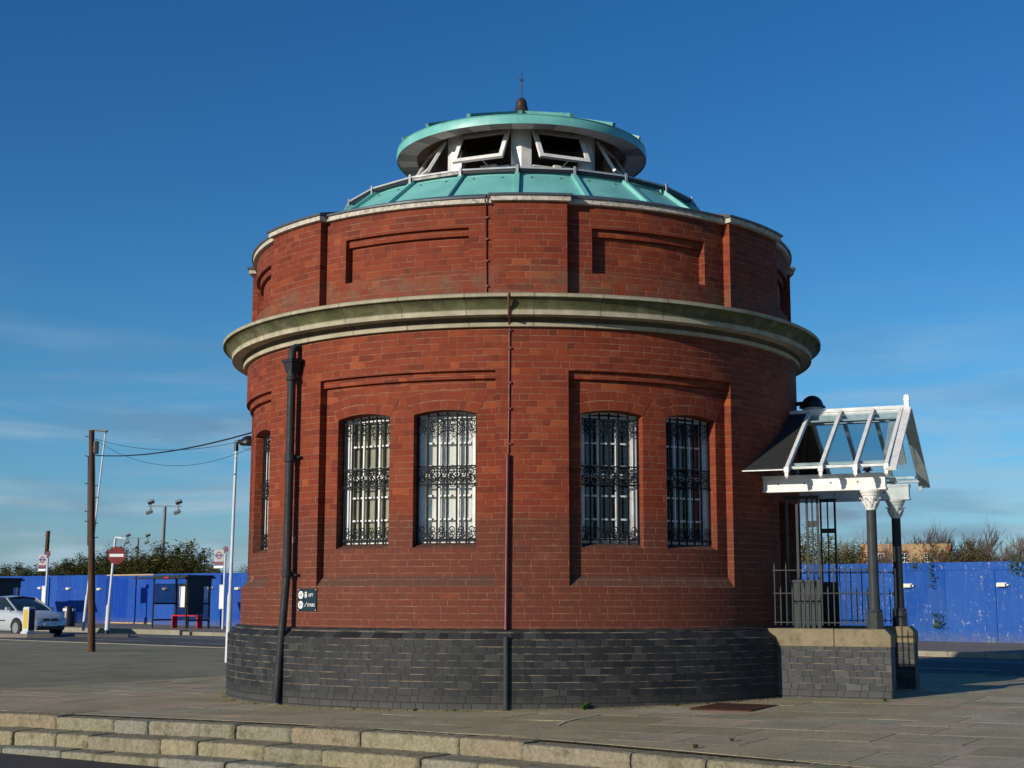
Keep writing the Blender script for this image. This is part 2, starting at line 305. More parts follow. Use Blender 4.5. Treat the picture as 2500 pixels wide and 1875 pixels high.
# ------------------------------------------------------------------ mesh helpers
class MB:
    """collects shapes into one mesh"""
    def __init__(s): s.v = []; s.f = []; s.uv = {}; s.sm = set(); s.mi = {}; s.cur = 0
    def add(s, vs, fs, smooth=False, uvs=None):
        b = len(s.v); s.v += [tuple(v) for v in vs]
        for i, f in enumerate(fs):
            s.f.append([b + k for k in f]); j = len(s.f) - 1
            if smooth: s.sm.add(j)
            if s.cur: s.mi[j] = s.cur
            if uvs: s.uv[j] = uvs[i]
        return s
    def box(s, c, d, R=None, uvscale=True):
        x, y, z = d[0] / 2, d[1] / 2, d[2] / 2; vs = []
        for sx_ in (-1, 1):
            for sy_ in (-1, 1):
                for sz_ in (-1, 1): vs.append(Vector((sx_ * x, sy_ * y, sz_ * z)))
        if R is not None: vs = [R @ v for v in vs]
        c = Vector(c); vs = [v + c for v in vs]
        fs = [(0, 1, 3, 2), (4, 6, 7, 5), (0, 4, 5, 1), (2, 3, 7, 6), (0, 2, 6, 4), (1, 5, 7, 3)]
        uvs = []
        dd = (d[0], d[1], d[2]); ax = [(1, 2), (1, 2), (0, 2), (0, 2), (0, 1), (0, 1)]
        loc = [(a * x, b_ * y, c_ * z) for a in (-1, 1) for b_ in (-1, 1) for c_ in (-1, 1)]
        for f, (p, q) in zip(fs, ax): uvs.append([(loc[k][p] + c[p], loc[k][q] + c[q]) for k in f])
        return s.add(vs, fs, False, uvs)
    def bar(s, a, b, w, h=None, up=(0, 0, 1)):
        a, b = Vector(a), Vector(b); h = h or w; d = b - a; L = d.length
        if L < 1e-6: return s
        z = d.normalized(); u = Vector(up)
        if abs(z.dot(u)) > .98: u = Vector((1, 0, 0))
        x = u.cross(z).normalized(); y = z.cross(x)
        R = Matrix((x, y, z)).transposed()
        return s.box((a + b) / 2, (w, h, L), R)
    def tube(s, pts, r, n=8, cap=True, smooth=True):
        pts = [Vector(p) for p in pts]; rs = r if isinstance(r, (list, tuple)) else [r] * len(pts)
        vs = []; fs = []; prev = None
        for i, p in enumerate(pts):
            d = (pts[min(i + 1, len(pts) - 1)] - pts[max(i - 1, 0)]).normalized()
            if prev is None:
                x = d.orthogonal().normalized()
            else:
                x = (prev - d * prev.dot(d)); x = x.normalized() if x.length > 1e-6 else d.orthogonal().normalized()
            prev = x; y = d.cross(x)
            for k in range(n):
                a = 2 * pi * k / n; vs.append(p + (x * cos(a) + y * sin(a)) * rs[i])
        for i in range(len(pts) - 1):
            for k in range(n):
                k2 = (k + 1) % n; fs.append((i * n + k, i * n + k2, (i + 1) * n + k2, (i + 1) * n + k))
        s.add(vs, fs, smooth)
        if cap and n > 2:
            s.add(vs[:n], [tuple(reversed(range(n)))]); s.add(vs[-n:], [tuple(range(n))])
        return s
    def lathe(s, prof, n=32, c=(0, 0, 0), smooth=False, a0=0., a1=2 * pi, sharp=True, uvR=None):
        """profile of (r,z) going up, outward facing"""
        c = Vector(c); full = abs(a1 - a0 - 2 * pi) < 1e-6
        N = n if full else n + 1
        segs = list(zip(prof[:-1], prof[1:]))
        lv = 0
        for (r0, z0), (r1, z1) in segs:
            vs = []; fs = []; uvs = []
            sl = math.hypot(r1 - r0, z1 - z0)
            for k in range(N):
                a = a0 + (a1 - a0) * k / n
                vs.append(c + Vector((r0 * sin(a), -r0 * cos(a), z0))); vs.append(c + Vector((r1 * sin(a), -r1 * cos(a), z1)))
            for k in range(n):
                k2 = (k + 1) % N if full else k + 1
                fs.append((2 * k, 2 * k2, 2 * k2 + 1, 2 * k + 1))
                R_ = uvR or max(r0, r1); ua, ub = (a0 + (a1 - a0) * k / n) * R_, (a0 + (a1 - a0) * (k + 1) / n) * R_
                va, vb = (z0, z1) if abs(z1 - z0) > abs(r1 - r0) * .5 else (z0 + lv, z0 + lv + sl)
                uvs.append([(ua, va), (ub, va), (ub, vb), (ua, vb)])
            s.add(vs, fs, smooth, uvs)
        return s
    def sphere(s, c, r, n=12, m=8, sc=(1, 1, 1), half=False):
        c = Vector(c); prof = []
        a0 = 0 if half else -pi / 2
        vs = []; fs = []
        for i in range(m + 1):
            a = a0 + (pi / 2 - a0) * i / m
            for k in range(n):
                b = 2 * pi * k / n; vs.append(c + Vector((r * cos(a) * cos(b) * sc[0], r * cos(a) * sin(b) * sc[1], r * sin(a) * sc[2])))
        for i in range(m):
            for k in range(n):
                k2 = (k + 1) % n; fs.append((i * n + k, i * n + k2, (i + 1) * n + k2, (i + 1) * n + k))
        return s.add(vs, fs, True)
    def prism(s, poly, h, R=None, c=(0, 0, 0)):
        """polygon in the xy plane extruded to z=h, then rotated and moved"""
        c = Vector(c); n = len(poly); vs = [Vector((x, y, 0)) for x, y in poly] + [Vector((x, y, h)) for x, y in poly]
        if R is not None: vs = [R @ v for v in vs]
        vs = [v + c for v in vs]
        fs = [tuple(reversed(range(n))), tuple(range(n, 2 * n))] + [(i, (i + 1) % n, n + (i + 1) % n, n + i) for i in range(n)]
        return s.add(vs, fs)
    def build(s, name, mat, parent=None, merge=False, sharp=None, bevel=0):
        me = bpy.data.meshes.new(name); me.from_pydata(s.v, [], s.f)
        if s.uv:
            ul = me.uv_layers.new(name='UVMap').data
            for p in me.polygons:
                u = s.uv.get(p.index)
                if u:
                    for li, x in zip(p.loop_indices, u): ul[li].uv = x
        for p in me.polygons:
            if p.index in s.sm: p.use_smooth = True
            if p.index in s.mi: p.material_index = s.mi[p.index]
        mats = mat if isinstance(mat, (list, tuple)) else [mat]
        for m in mats: me.materials.append(m)
        if merge or sharp is not None or bevel:
            bm = bmesh.new(); bm.from_mesh(me); bmesh.ops.remove_doubles(bm, verts=bm.verts, dist=.0004)
            if bevel:
                ed = [e for e in bm.edges if len(e.link_faces) == 2 and e.calc_face_angle(0) > .5]
                bmesh.ops.bevel(bm, geom=ed, offset=bevel, segments=2, affect='EDGES', profile=.6)
            bm.to_mesh(me); bm.free()
        if sharp is not None:
            for p in me.polygons: p.use_smooth = True
            me.set_sharp_from_angle(angle=rad(sharp))
        me.update()
        o = bpy.data.objects.new(name, me); COL.objects.link(o)
        if parent is not None: o.parent = parent
        return o

def tag(o, label=None, cat=None, group=None, kind=None):
    if label: o['label'] = label
    if cat: o['category'] = cat
    if group: o['group'] = group
    if kind: o['kind'] = kind
    return o
def empty(name, loc=(0, 0, 0), rz=0, **k):
    o = bpy.data.objects.new(name, None); COL.objects.link(o); o.location = loc; o.rotation_euler = (0, 0, rz)
    o.empty_display_size = .2
    return tag(o, **k)
def copy_tree(o, parent=None):
    c = o.copy(); COL.objects.link(c)
    if parent is not None: c.parent = parent
    for ch in list(o.children): copy_tree(ch, c)
    return c
def pol(r, th, z=0.):       # th in degrees, 0 faces the camera, positive to the right
    return Vector((r * sin(rad(th)), -r * cos(rad(th)), z))
def rotz_for(th): return rad(th)
def slope_z(x, y=0): return .005 + .015 * max(-9, min(9, x))

# ------------------------------------------------------------------ the setting: ground, road, pavement, steps
U = Vector((.7665, -.6422, 0)); N = Vector((.6422, .7665, 0)); CAM0 = Vector((CX, CY, 0))
def un(u, n, z=0.): p = CAM0 + U * u + N * n; return Vector((p.x, p.y, z))
ZR, ZF, ZP = -.17, -.10, -.05
def mat_ground(name, c1, c2, moss=None, sc=2., grain=120, bump=.5, rough=.9, mossr=(.52, .68, .8), aggregate=None):
    t = NT(name); co = t.coord('Object'); a = t.noise(co, sc * .35, 6, .62); g = t.noise(co, grain, 4, .7); b = t.noise(co, sc * 3, 5, .6)
    col = t.mix(t.mr(a, .35, .68), c1, c2); col = t.mix(t.mr(b, .4, .75, 0, .35), col, tuple(x * .6 for x in c2))
    if moss: col = t.mix(t.mr(t.noise(t.map(co, loc=(3, 1, 8)), sc, 6, .7), mossr[0], mossr[1], 0, mossr[2]), col, moss)
    if aggregate:
        v = t.n('ShaderNodeTexVoronoi'); v.inputs['Scale'].default_value = aggregate; t.l(co, v.inputs['Vector'])
        sp = t.n('ShaderNodeSeparateXYZ'); t.l(v.outputs['Color'], sp.inputs[0])
        col = t.mix(t.mr(sp.outputs[0], .72, .95, 0, .55), col, (.14, .13, .11)); col = t.mix(t.mr(sp.outputs[1], .7, .95, 0, .5), col, (.012, .011, .010))
        g = sp.outputs[2]
    col = t.mix(t.mr(g, .35, .8, 0, .35), col, tuple(x * .45 for x in c1))
    return t.pbr(col, rough, 0, t.bump(t.math('ADD', g, b), bump, .01), .3)
M['asph_near'] = mat_ground('dark_wet_asphalt', (.075, .064, .050), (.05, .043, .034), None, 2, 60, .8, .75, aggregate=85)
M['forecourt'] = mat_ground('mossy_old_tarmac', (.31, .275, .18), (.20, .18, .115), (.12, .135, .03), 1.1, 18, .6, mossr=(.48, .66, .6))
M['road'] = mat_ground('road_asphalt', (.10, .10, .10), (.075, .076, .078), None, 1, 40, .4)
M['road_old'] = mat_ground('worn_road_asphalt', (.17, .165, .16), (.13, .13, .125), None, 1, 40, .4)
M['farpave'] = mat_ground('far_pavement_tarmac', (.24, .21, .18), (.19, .165, .14), None, 1.5, 30, .3)
M['dirt'] = mat_ground('waste_ground', (.10, .09, .05), (.06, .065, .03), (.05, .07, .02), .3, 5, .4)
M['line'] = paint('road_marking_paint', (.60, .60, .56), .7, .45, 5)
M['redline'] = paint('red_road_marking', (.30, .06, .045), .7, .3, 5)
M['slab'] = mat_island('york_stone_slab', [(0, (.34, .29, .175)), (.2, (.42, .355, .21)), (.45, (.47, .395, .245)), (.6, (.39, .355, .23)), (.75, (.50, .37, .24)), (.9, (.49, .44, .31)), (1, (.33, .305, .205))], 1.7, 30, .35, ((.22, .20, .10), .9, .50, .72, .55))
M['granite'] = mat_island('rough_granite_step', [(0, (.30, .265, .165)), (.3, (.36, .315, .20)), (.5, (.26, .255, .185)), (.7, (.33, .26, .17)), (1, (.28, .29, .245))], 14, 30, 2.6, ((.12, .115, .06), 5, .52, .68, .8))
M['kerb'] = mat_island('concrete_kerb', [(0, (.30, .27, .20)), (.5, (.36, .33, .26)), (1, (.28, .26, .22))], 4, 40, .4)
M['jointsoil'] = mat_ground('mossy_joint_soil', (.05, .047, .028), (.035, .033, .02), (.05, .065, .02), 3, 60, .5)

def sheet(name, corners, z, mat, label, thick=0., kind='structure', sub=1):
    b = MB(); n = len(corners); top = [Vector((c.x, c.y, z)) for c in corners]
    b.add(top, [tuple(range(n))])
    if thick:
        bot = [v - Vector((0, 0, thick)) for v in top]
        b.add(top + bot, [(i, n + i, n + (i + 1) % n, (i + 1) % n) for i in range(n)])
    o = b.build(name, mat); tag(o, label, name.replace('_', ' ') if False else None, kind=kind); return o
def sq(s_): return [Vector((-s_, -s_, 0)), Vector((s_, -s_, 0)), Vector((s_, s_, 0)), Vector((-s_, s_, 0))]
def rect_un(u0, u1, n0, n1): return [un(u0, n0), un(u1, n0), un(u1, n1), un(u0, n1)]

g = sheet('ground', sq(1500), -.46, M['dirt'], 'rough open ground stretching to the horizon beyond the hoarding')
def ccw(ps):
    a = sum(ps[i].x * ps[(i + 1) % len(ps)].y - ps[(i + 1) % len(ps)].x * ps[i].y for i in range(len(ps)))
    return ps if a > 0 else ps[::-1]
# nose line of the top step, seen from the photo, continued at both ends
NOSE = [(-34, 16.2), (-18, 4.9), (-9.5, -1.05), (-5.97, -3.30), (-3.548, -4.78), (-1.891, -5.90), (-.43, -7.03), (.184, -7.58), (1.268, -8.70), (2.6, -10.15), (4.0, -11.8), (6.4, -15.0)]
def resample(pts, step):
    out = []; P_ = [Vector((x, y, 0)) for x, y in pts]
    # Catmull-Rom
    dense = []
    for i in range(len(P_) - 1):
        p0 = P_[max(i - 1, 0)]; p1 = P_[i]; p2 = P_[i + 1]; p3 = P_[min(i + 2, len(P_) - 1)]
        for k in range(24):
            t = k / 24; dense.append(.5 * ((2 * p1) + (p2 - p0) * t + (2 * p0 - 5 * p1 + 4 * p2 - p3) * t * t + (3 * p1 - p0 - 3 * p2 + p3) * t ** 3))
    dense.append(P_[-1]); out = [dense[0]]; acc = 0
    for a, b in zip(dense[:-1], dense[1:]):
        d = (b - a).length
        while acc + d >= step:
            a = a + (b - a) * ((step - acc) / max(d, 1e-9)); out.append(a.copy()); d = (b - a).length; acc = 0
        acc += d
    return out
def offset_line(pts, d):
    out = []
    for i, p in enumerate(pts):
        t = (pts[min(i + 1, len(pts) - 1)] - pts[max(i - 1, 0)]).normalized(); out.append(p + Vector((-(-t.y), -t.x, 0)) * 0 + Vector((t.y, -t.x, 0)) * d)
    return out
nose = resample(NOSE, .1)
# raised platform base (soil seen in the joints), bounded by the nose line
plat = offset_line(nose, -.05)
platform = ccw([Vector((p.x, p.y, 0)) for p in plat[::4]] + [un(26, 24.5), un(-75, 24.5)])
b = MB(); b.add([(p.x, p.y, ZF - .012) for p in platform], [tuple(range(len(platform)))])
b.add([(p.x, p.y, z) for p in platform for z in (ZF - .012, -.46)], [(2 * i, 2 * i + 1, 2 * ((i + 1) % len(platform)) + 1, 2 * ((i + 1) % len(platform))) for i in range(len(platform))])
tag(b.build('forecourt', M['forecourt']), 'old mossy grey tarmac forecourt left of the paved area', kind='structure')
sheet('foreground_road', [Vector((-60, -40, 0)), Vector((40, -40, 0)), Vector((40, 20, 0)), Vector((-60, 60, 0))], -.405, M['asph_near'], 'dark asphalt below the stone steps in the near left corner')
sheet('road', rect_un(-160, 120, 24.5, 33.2), ZR, M['road'], 'dark asphalt road crossing behind the round building', .3)
sheet('worn_road_strip', rect_un(-160, 120, 30.6, 33.15), ZR + .004, M['road_old'], 'worn paler strip of road beside the bus stop kerb')
sheet('far_pavement', rect_un(-160, 120, 33.3, 43.5), ZP, M['farpave'], 'tarmac pavement in front of the blue hoarding', .3)
sheet('waste_land', rect_un(-260, 200, 43.5, 260), -.06, M['dirt'], 'rough land behind the hoarding', .4)
# road markings
b = MB()
for i in range(-26, 30):
    u0 = i * 4.6; b.add([un(u0, 27.55, ZR + .008), un(u0 + 3.1, 27.55, ZR + .008), un(u0 + 3.1, 27.68, ZR + .008), un(u0, 27.68, ZR + .008)], [(0, 1, 2, 3)])
for u0, u1 in ((-58, -44.5), (-44, -20)):
    b.add([un(u0, 30.5, ZR + .008), un(u1, 30.5, ZR + .008), un(u1, 30.6, ZR + .008), un(u0, 30.6, ZR + .008)], [(0, 1, 2, 3)])
tag(b.build('road_marking', M['line']), 'worn white dashed lines painted on the road', kind='structure')
b = MB(); b.add([un(-22, 32.75, ZR + .009), un(60, 32.75, ZR + .009), un(60, 33.0, ZR + .009), un(-22, 33.0, ZR + .009)], [(0, 1, 2, 3)])
tag(b.build('red_route_line', M['redline']), 'red line along the far kerb right of the building', kind='structure')
# far kerb stones (raised in front of the bus shelter)
b = MB(); u = -150.
while u < 110:
    L = .9; hi = .05 if -60 < u < -44 else 0
    c = un(u + L / 2, 33.2, ZP - .10 + hi / 2 + .004); R = Matrix.Rotation(atan2(U.y, U.x), 3, 'Z')
    b.box(c, (L - .012, .16 + hi * 5, .22 + hi), R); u += L
tag(b.build('far_kerb', M['kerb']), 'pale concrete kerb along the far side of the road', kind='structure')
b = MB(); u = -150.
while u < 25:
    b.box(un(u + .45, 24.5, ZF - .096), (.89, .13, .2), Matrix.Rotation(atan2(U.y, U.x), 3, 'Z')); u += .9
tag(b.build('near_kerb', M['kerb']), 'low kerb between the forecourt and the road', kind='structure')

# paving slabs: every slab its own loose piece with its own slight tilt, clipped by the edge of the top step and by the plinth
def inside_area(x, y):
    # in front of the nose line? (signed by nearest segment)
    best = 1e9; sd = 0
    for i in range(0, len(nose) - 1, 6):
        d = (nose[i].x - x) ** 2 + (nose[i].y - y) ** 2
        if d < best: best = d; j = i
    t = nose[min(j + 1, len(nose) - 1)] - nose[max(j - 1, 0)]; r_ = Vector((x, y, 0)) - nose[j]
    return (t.x * r_.y - t.y * r_.x) / t.length      # >0 : building side
def mk_slabs():
    bm = bmesh.new(); rr = random.Random(11)
    A = rad(-31); e1 = Vector((cos(A), sin(A), 0)); e2 = Vector((-sin(A), cos(A), 0))
    v = -12.
    while v < 23:
        w = rr.choice((.56, .62, .70, .78)); u = -30 + rr.random()
        while u < 32:
            L = rr.choice((.6, .75, .9, 1.05, 1.2)); cx = e1 * (u + L / 2) + e2 * (v + w / 2)
            q = cx - CAM0; uu = q.dot(U); nn = q.dot(N)
            d = inside_area(cx.x, cx.y)
            edge_u = -19.1
            if d > -.8 and nn < 20.5 and uu > edge_u - .6 and uu < 24 and cx.length > 3.1:
                g = rr.choice((.002, .0025, .003, .007))
                ps = [e1 * (u + g) + e2 * (v + g), e1 * (u + L - g) + e2 * (v + g), e1 * (u + L - g) + e2 * (v + w - g), e1 * (u + g) + e2 * (v + w - g)]
                tz = rr.uniform(-.0009, .0009); tx = rr.uniform(-.0011, .0011) * (3 if rr.random() < .12 else 1)
                vs = []
                for k, p in enumerate(ps):
                    z = slope_z(p.x) + tz + tx * (1 if k in (1, 2) else -1) + rr.uniform(-.0005, .0005)
                    vs.append(bm.verts.new((p.x + rr.uniform(-.003, .003), p.y + rr.uniform(-.003, .003), z)))
                f = bm.faces.new(vs)
                # clip to the area
                def clip(geomf, co, no):
                    gm = list(geomf.verts) + list(geomf.edges) + [geomf]
                    r = bmesh.ops.bisect_plane(bm, geom=gm, plane_co=co, plane_no=no, clear_outer=True, dist=1e-5)
                    fs = [x for x in r['geom'] if isinstance(x, bmesh.types.BMFace)]
                    return fs[0] if fs else None
                if abs(d) < 1.0 and f:
                    best = min(range(len(nose)), key=lambda i: (nose[i] - cx).length_squared)
                    t = (nose[min(best + 2, len(nose) - 1)] - nose[max(best - 2, 0)]).normalized(); no = Vector((t.y, -t.x, 0))
                    f = clip(f, nose[best] - no * .30, no)
                if f and abs(uu - edge_u) < 1.5: f = clip(f, un(edge_u, 0), -U)
            u += L
        v += w
    # give thickness
    r = bmesh.ops.extrude_face_region(bm, geom=list(bm.faces))
    vs = [x for x in r['geom'] if isinstance(x, bmesh.types.BMVert)]
    for x in vs: x.co.z += 0
    for f in bm.faces: pass
    me = bpy.data.meshes.new('paving'); 
    low = set(bm.verts) - set(vs)
    for x in low: x.co.z -= .035
    bmesh.ops.recalc_face_normals(bm, faces=bm.faces)
    bm.to_mesh(me); bm.free(); me.materials.append(M['slab'])
    o = bpy.data.objects.new('paving', me); COL.objects.link(o); return o
tag(mk_slabs(), 'worn stone paving slabs laid round the foot of the building', kind='structure')
# bed under the slabs
bed = ccw([Vector((p.x, p.y, 0)) for p in offset_line(nose, -.22)[::4] if (p - CAM0).dot(U) > -19.1] + [un(24, 20.5), un(-19.1, 20.5)])
b = MB(); b.add([(p.x, p.y, slope_z(p.x) - .0035) for p in bed], [tuple(range(len(bed)))])
b.add([(p.x, p.y, z) for p in bed for z in (slope_z(p.x) - .010, -.2)], [(2 * i, 2 * i + 1, 2 * ((i + 1) % len(bed)) + 1, 2 * ((i + 1) % len(bed))) for i in range(len(bed))])
bo = b.build('paving_bed', M['jointsoil']); 
bm = bmesh.new(); bm.from_mesh(bo.data); bmesh.ops.triangulate(bm, faces=[f for f in bm.faces if len(f.verts) > 4]); bm.to_mesh(bo.data); bm.free()
tag(bo, 'dark mossy soil in the joints between the slabs', kind='structure')

# granite steps
steps_root = empty('stone_steps', (0, 0, 0), kind='structure', label='three rough pale granite steps running across the near foreground')
def mk_step(off, ztop, h, depth, seed):
    rr = random.Random(seed); line = resample([(p.x, p.y) for p in offset_line(nose, off)[::10]], .05)
    bm = bmesh.new(); i = 0
    while i < len(line) - 4:
        n = rr.choice((10, 13, 15, 18, 21, 24)); j = min(i + n, len(line) - 1)
        fr = [line[k] for k in range(i, j + 1, 1)]
        if len(fr) < 4: break
        tr = [(fr[min(k + 1, len(fr) - 1)] - fr[max(k - 1, 0)]).normalized() for k in range(len(fr))]
        dz = rr.uniform(-.008, .008); dd = rr.uniform(-.018, .018)
        rows = []
        g0, g1 = fr[0] + tr[0] * .003, fr[-1] - tr[-1] * .003; fr = [g0] + fr[1:-1] + [g1]
        rad_ = .018
        for k, (p, t) in enumerate(zip(fr, tr)):
            no = Vector((t.y, -t.x, 0)); z = ztop + slope_z(p.x) - .005 + dz; col = []
            e = 1 if 0 < k < len(fr) - 1 else 0
            endin = 0 if e else -.012
            for (o_, zz) in ((-depth, 0), (-.10, 0), (-.045, -.001), (-rad_, -.003), (-.006, -.010), (0, -.026), (0, -h * .38), (0, -h * .62), (0, -h * .85), (0, -h - .03)):
                q = p + no * (o_ + dd + endin); jit = rr.uniform(-.006, .006) if o_ > -.02 else 0
                col.append(bm.verts.new((q.x + no.x * jit, q.y + no.y * jit, z + zz + rr.uniform(-.0025, .0025) + (0 if e else -.006))))
            rows.append(col)
        m = len(rows[0])
        for a, b_ in zip(rows[:-1], rows[1:]):
            for k in range(m - 1): f = bm.faces.new((a[k], a[k + 1], b_[k + 1], b_[k])); f.smooth = True
        for r_, flip in ((rows[0], 1), (rows[-1], 0)):
            q = [bm.verts.new((r_[0].co.x, r_[0].co.y, r_[-1].co.z))]
            vs = list(r_) + q; bm.faces.new(vs if flip else vs[::-1])
        i = j
    bmesh.ops.recalc_face_normals(bm, faces=bm.faces)
    me = bpy.data.meshes.new('step'); bm.to_mesh(me); bm.free(); me.materials.append(M['granite'])
    o = bpy.data.objects.new('step', me); COL.objects.link(o); o.parent = steps_root
mk_step(.0, 0, .125, .30, 3); mk_step(.42, -.133, .13, .46, 5); mk_step(.72, -.270, .13, .34, 8)

# ------------------------------------------------------------------ the rotunda
rot = empty('rotunda', (0, 0, 0), label='round red brick entrance building with green metal roof and lantern', cat='building')

def wall_shell(cols, R_ref):
    """cols: list of (th0, th1, prof) ; prof = [(z0, r0, z1, r1, solid), ...] stacked upwards, evaluated at th by callables"""
    b = MB()
    def ev(prof, th): return [tuple(x(th) if callable(x) else x for x in s_) for s_ in prof]
    def P(r, th, z): return pol(r, th, z)
    def at(pr, z, side):
        for z0, r0, z1, r1, s_ in pr:
            if z0 - 1e-6 <= z <= z1 + 1e-6:
                if side > 0 and z >= z1 - 1e-6: continue
                if side < 0 and z <= z0 + 1e-6: continue
                k = (z - z0) / max(z1 - z0, 1e-9); return r0 + (r1 - r0) * k
        return None
    n = len(cols)
    for i, (t0, t1, prof) in enumerate(cols):
        a, c = ev(prof, t0), ev(prof, t1); u0, u1 = rad(t0) * R_ref, rad(t1) * R_ref
        for k, (sa, sc_) in enumerate(zip(a, c)):
            if sa[4]:
                b.add([P(sa[1], t0, sa[0]), P(sc_[1], t1, sc_[0]), P(sc_[3], t1, sc_[2]), P(sa[3], t0, sa[2])], [(0, 1, 2, 3)], False, [[(u0, sa[0]), (u1, sc_[0]), (u1, sc_[2]), (u0, sa[2])]])
            if k + 1 < len(a):
                na, nc = a[k + 1], c[k + 1]
                if abs(na[1] - sa[3]) > 1e-4:
                    b.add([P(sa[3], t0, sa[2]), P(sc_[3], t1, sc_[2]), P(nc[1], t1, nc[0]), P(na[1], t0, na[0])], [(0, 1, 2, 3)], False, [[(u0, sa[2] + .01), (u1, sc_[2] + .01), (u1, sc_[2] + .01 + na[1] - sa[3]), (u0, sa[2] + .01 + na[1] - sa[3])]])
        # side faces against the next column
        t1_, _, nprof = cols[(i + 1) % n]
        if nprof is prof: continue
        L_, R_ = ev(prof, t1), ev(nprof, t1_)
        zs = sorted(set([round(x, 5) for s_ in L_ + R_ for x in (s_[0], s_[2])]))
        for z0, z1 in zip(zs[:-1], zs[1:]):
            if z1 - z0 < 1e-4: continue
            l0, l1, r0, r1 = at(L_, z0, 1), at(L_, z1, -1), at(R_, z0, 1), at(R_, z1, -1)
            if None in (l0, l1, r0, r1) or (abs(l0 - r0) < 1e-4 and abs(l1 - r1) < 1e-4): continue
            uu = rad(t1) * R_ref; fl = lambda r: uu + (R_ref - r)
            b.add([P(l0, t1, z0), P(r0, t1, z0), P(r1, t1, z1), P(l1, t1, z1)], [(0, 1, 2, 3)], False, [[(fl(l0), z0), (fl(r0), z0), (fl(r1), z1), (fl(l1), z1)]])
    return b

RW, RP = 3.81, 3.71          # wall face, panel face
ZW0, ZW1 = .88, 4.30
panels = [(-91.1, -56.2), (-39.8, -4.85), (7.75, 41.1)]
winC = []
for p0, p1 in panels:
    c = (p0 + p1) / 2; winC += [c - 8.35, c + 8.15]
WHW = 5.85                   # half width of a window opening in degrees
ENT = (57.5, 75.5)
def arch_top(c): return lambda th: 3.318 + .047 * (1 - ((th - c) / WHW) ** 2)
plain = [(ZW0, RW, ZW1, RW, True)]
panelP = [(ZW0, RW, 1.345, RW, True), (1.345, RW, 1.465, RP, True), (1.465, RP, 3.712, RP, True), (3.712, RP + .05, 3.800, RP + .05, True), (3.800, RW, ZW1, RW, True)]
def winP(c):
    at_ = arch_top(c); D = RP - .22
    return [(ZW0, RW, 1.345, RW, True), (1.345, RW, 1.465, RP, True), (1.465, RP, 1.785, RP, True), (1.785, RP, 1.845, RP - .14, True), (1.845, D, at_, D, False), (at_, RP, 3.712, RP, True), (3.712, RP + .05, 3.800, RP + .05, True), (3.800, RW, ZW1, RW, True)]
entP = [(ZW0, RW - .55, 2.42, RW - .55, False), (2.42, RW, ZW1, RW, True)]
breaks = {-180., 180.}
for p0, p1 in panels: breaks |= {p0, p1}
for c in winC: breaks |= {c - WHW, c + WHW}
breaks |= set(ENT); bl = sorted(breaks); cols = []; wprofs = {c: winP(c) for c in winC}
for a, c in zip(bl[:-1], bl[1:]):
    mid = (a + c) / 2; pr = plain
    if ENT[0] < mid < ENT[1]: pr = entP
    for p0, p1 in panels:
        if p0 < mid < p1: pr = panelP
    for w in winC:
        if abs(mid - w) < WHW: pr = wprofs[w]
    k = max(1, int(round((c - a) / 1.05)))
    for i in range(k): cols.append((a + (c - a) * i / k, a + (c - a) * (i + 1) / k, pr))
lower = wall_shell(cols, RW).build('lower_wall', M['brick'], rot, merge=True, sharp=25)

# arches of two header rings over each window, a few millimetres proud of the panel
def arch_mesh():
    b = MB(); w = RP * rad(WHW); rise = .047; rad_a = (w * w + rise * rise) / (2 * rise); cz = 3.318 + rise - rad_a
    a_end = math.asin(w / rad_a); n = 14; ex = .0
    for i in range(n):
        q = []
        uv_ = []
        for (k, rr_) in ((i, 0), (i + 1, 0), (i + 1, 1), (i, 1)):
            t = -1 + 2 * k / n; a = a_end * t * (1 + .10 * rr_); ro = rad_a + (.004 if rr_ == 0 else .225)
            x = ro * sin(a) * (1 + (.10 if rr_ else 0) * 0) + (.035 * t if rr_ else 0); z = cz + ro * cos(a)
            q.append(pol(RP + .004, deg(x / RP), z)); uv_.append((t * w * 1.5 + 40, .0755 + (.149 if rr_ else 0)))
        b.add(q, [(0, 1, 2, 3)], True, [uv_])
    return b
# windows: white sash frame (with panes and blind) and an iron grille, all built in local axes (x right, y into the wall)
WW = 2 * (RP - .155) * sin(rad(WHW)); WZ0, WZ1 = 1.80, 3.318
def wtop(x, extra=0): return 3.318 + .047 * (1 - (2 * x / WW) ** 2) + extra
def sash():
    b = MB(); hw = WW / 2
    for x in (-hw + .025, hw - .025): b.box((x, .03, (WZ0 + 3.34) / 2), (.055, .06, 3.34 - WZ0))
    for x in (-hw + .065, hw - .065): b.box((x, .045, (WZ0 + 3.3) / 2), (.03, .05, 3.3 - WZ0))
    for x in (-.115, .115): b.box((x, .045, (WZ0 + 3.3) / 2), (.022, .035, 3.3 - WZ0))
    for z in (3.0, 2.735, 2.39, 2.12): b.box((0, .046, z), (WW - .05, .033, .020))
    b.box((0, .035, 2.62), (WW - .05, .05, .05)); b.box((0, .03, 1.865), (WW - .04, .06, .075))
    n = 12; vs = []
    for i in range(n + 1):
        x = -hw + 2 * hw * i / n; vs += [(x, .02, 3.30 + .035 * (1 - (x / hw) ** 2)), (x, .02, 3.40)]
    b.add(vs, [(2 * i, 2 * i + 2, 2 * i + 3, 2 * i + 1) for i in range(n)])
    b.box((0, .05, 3.30), (WW - .05, .05, .03))
    return b
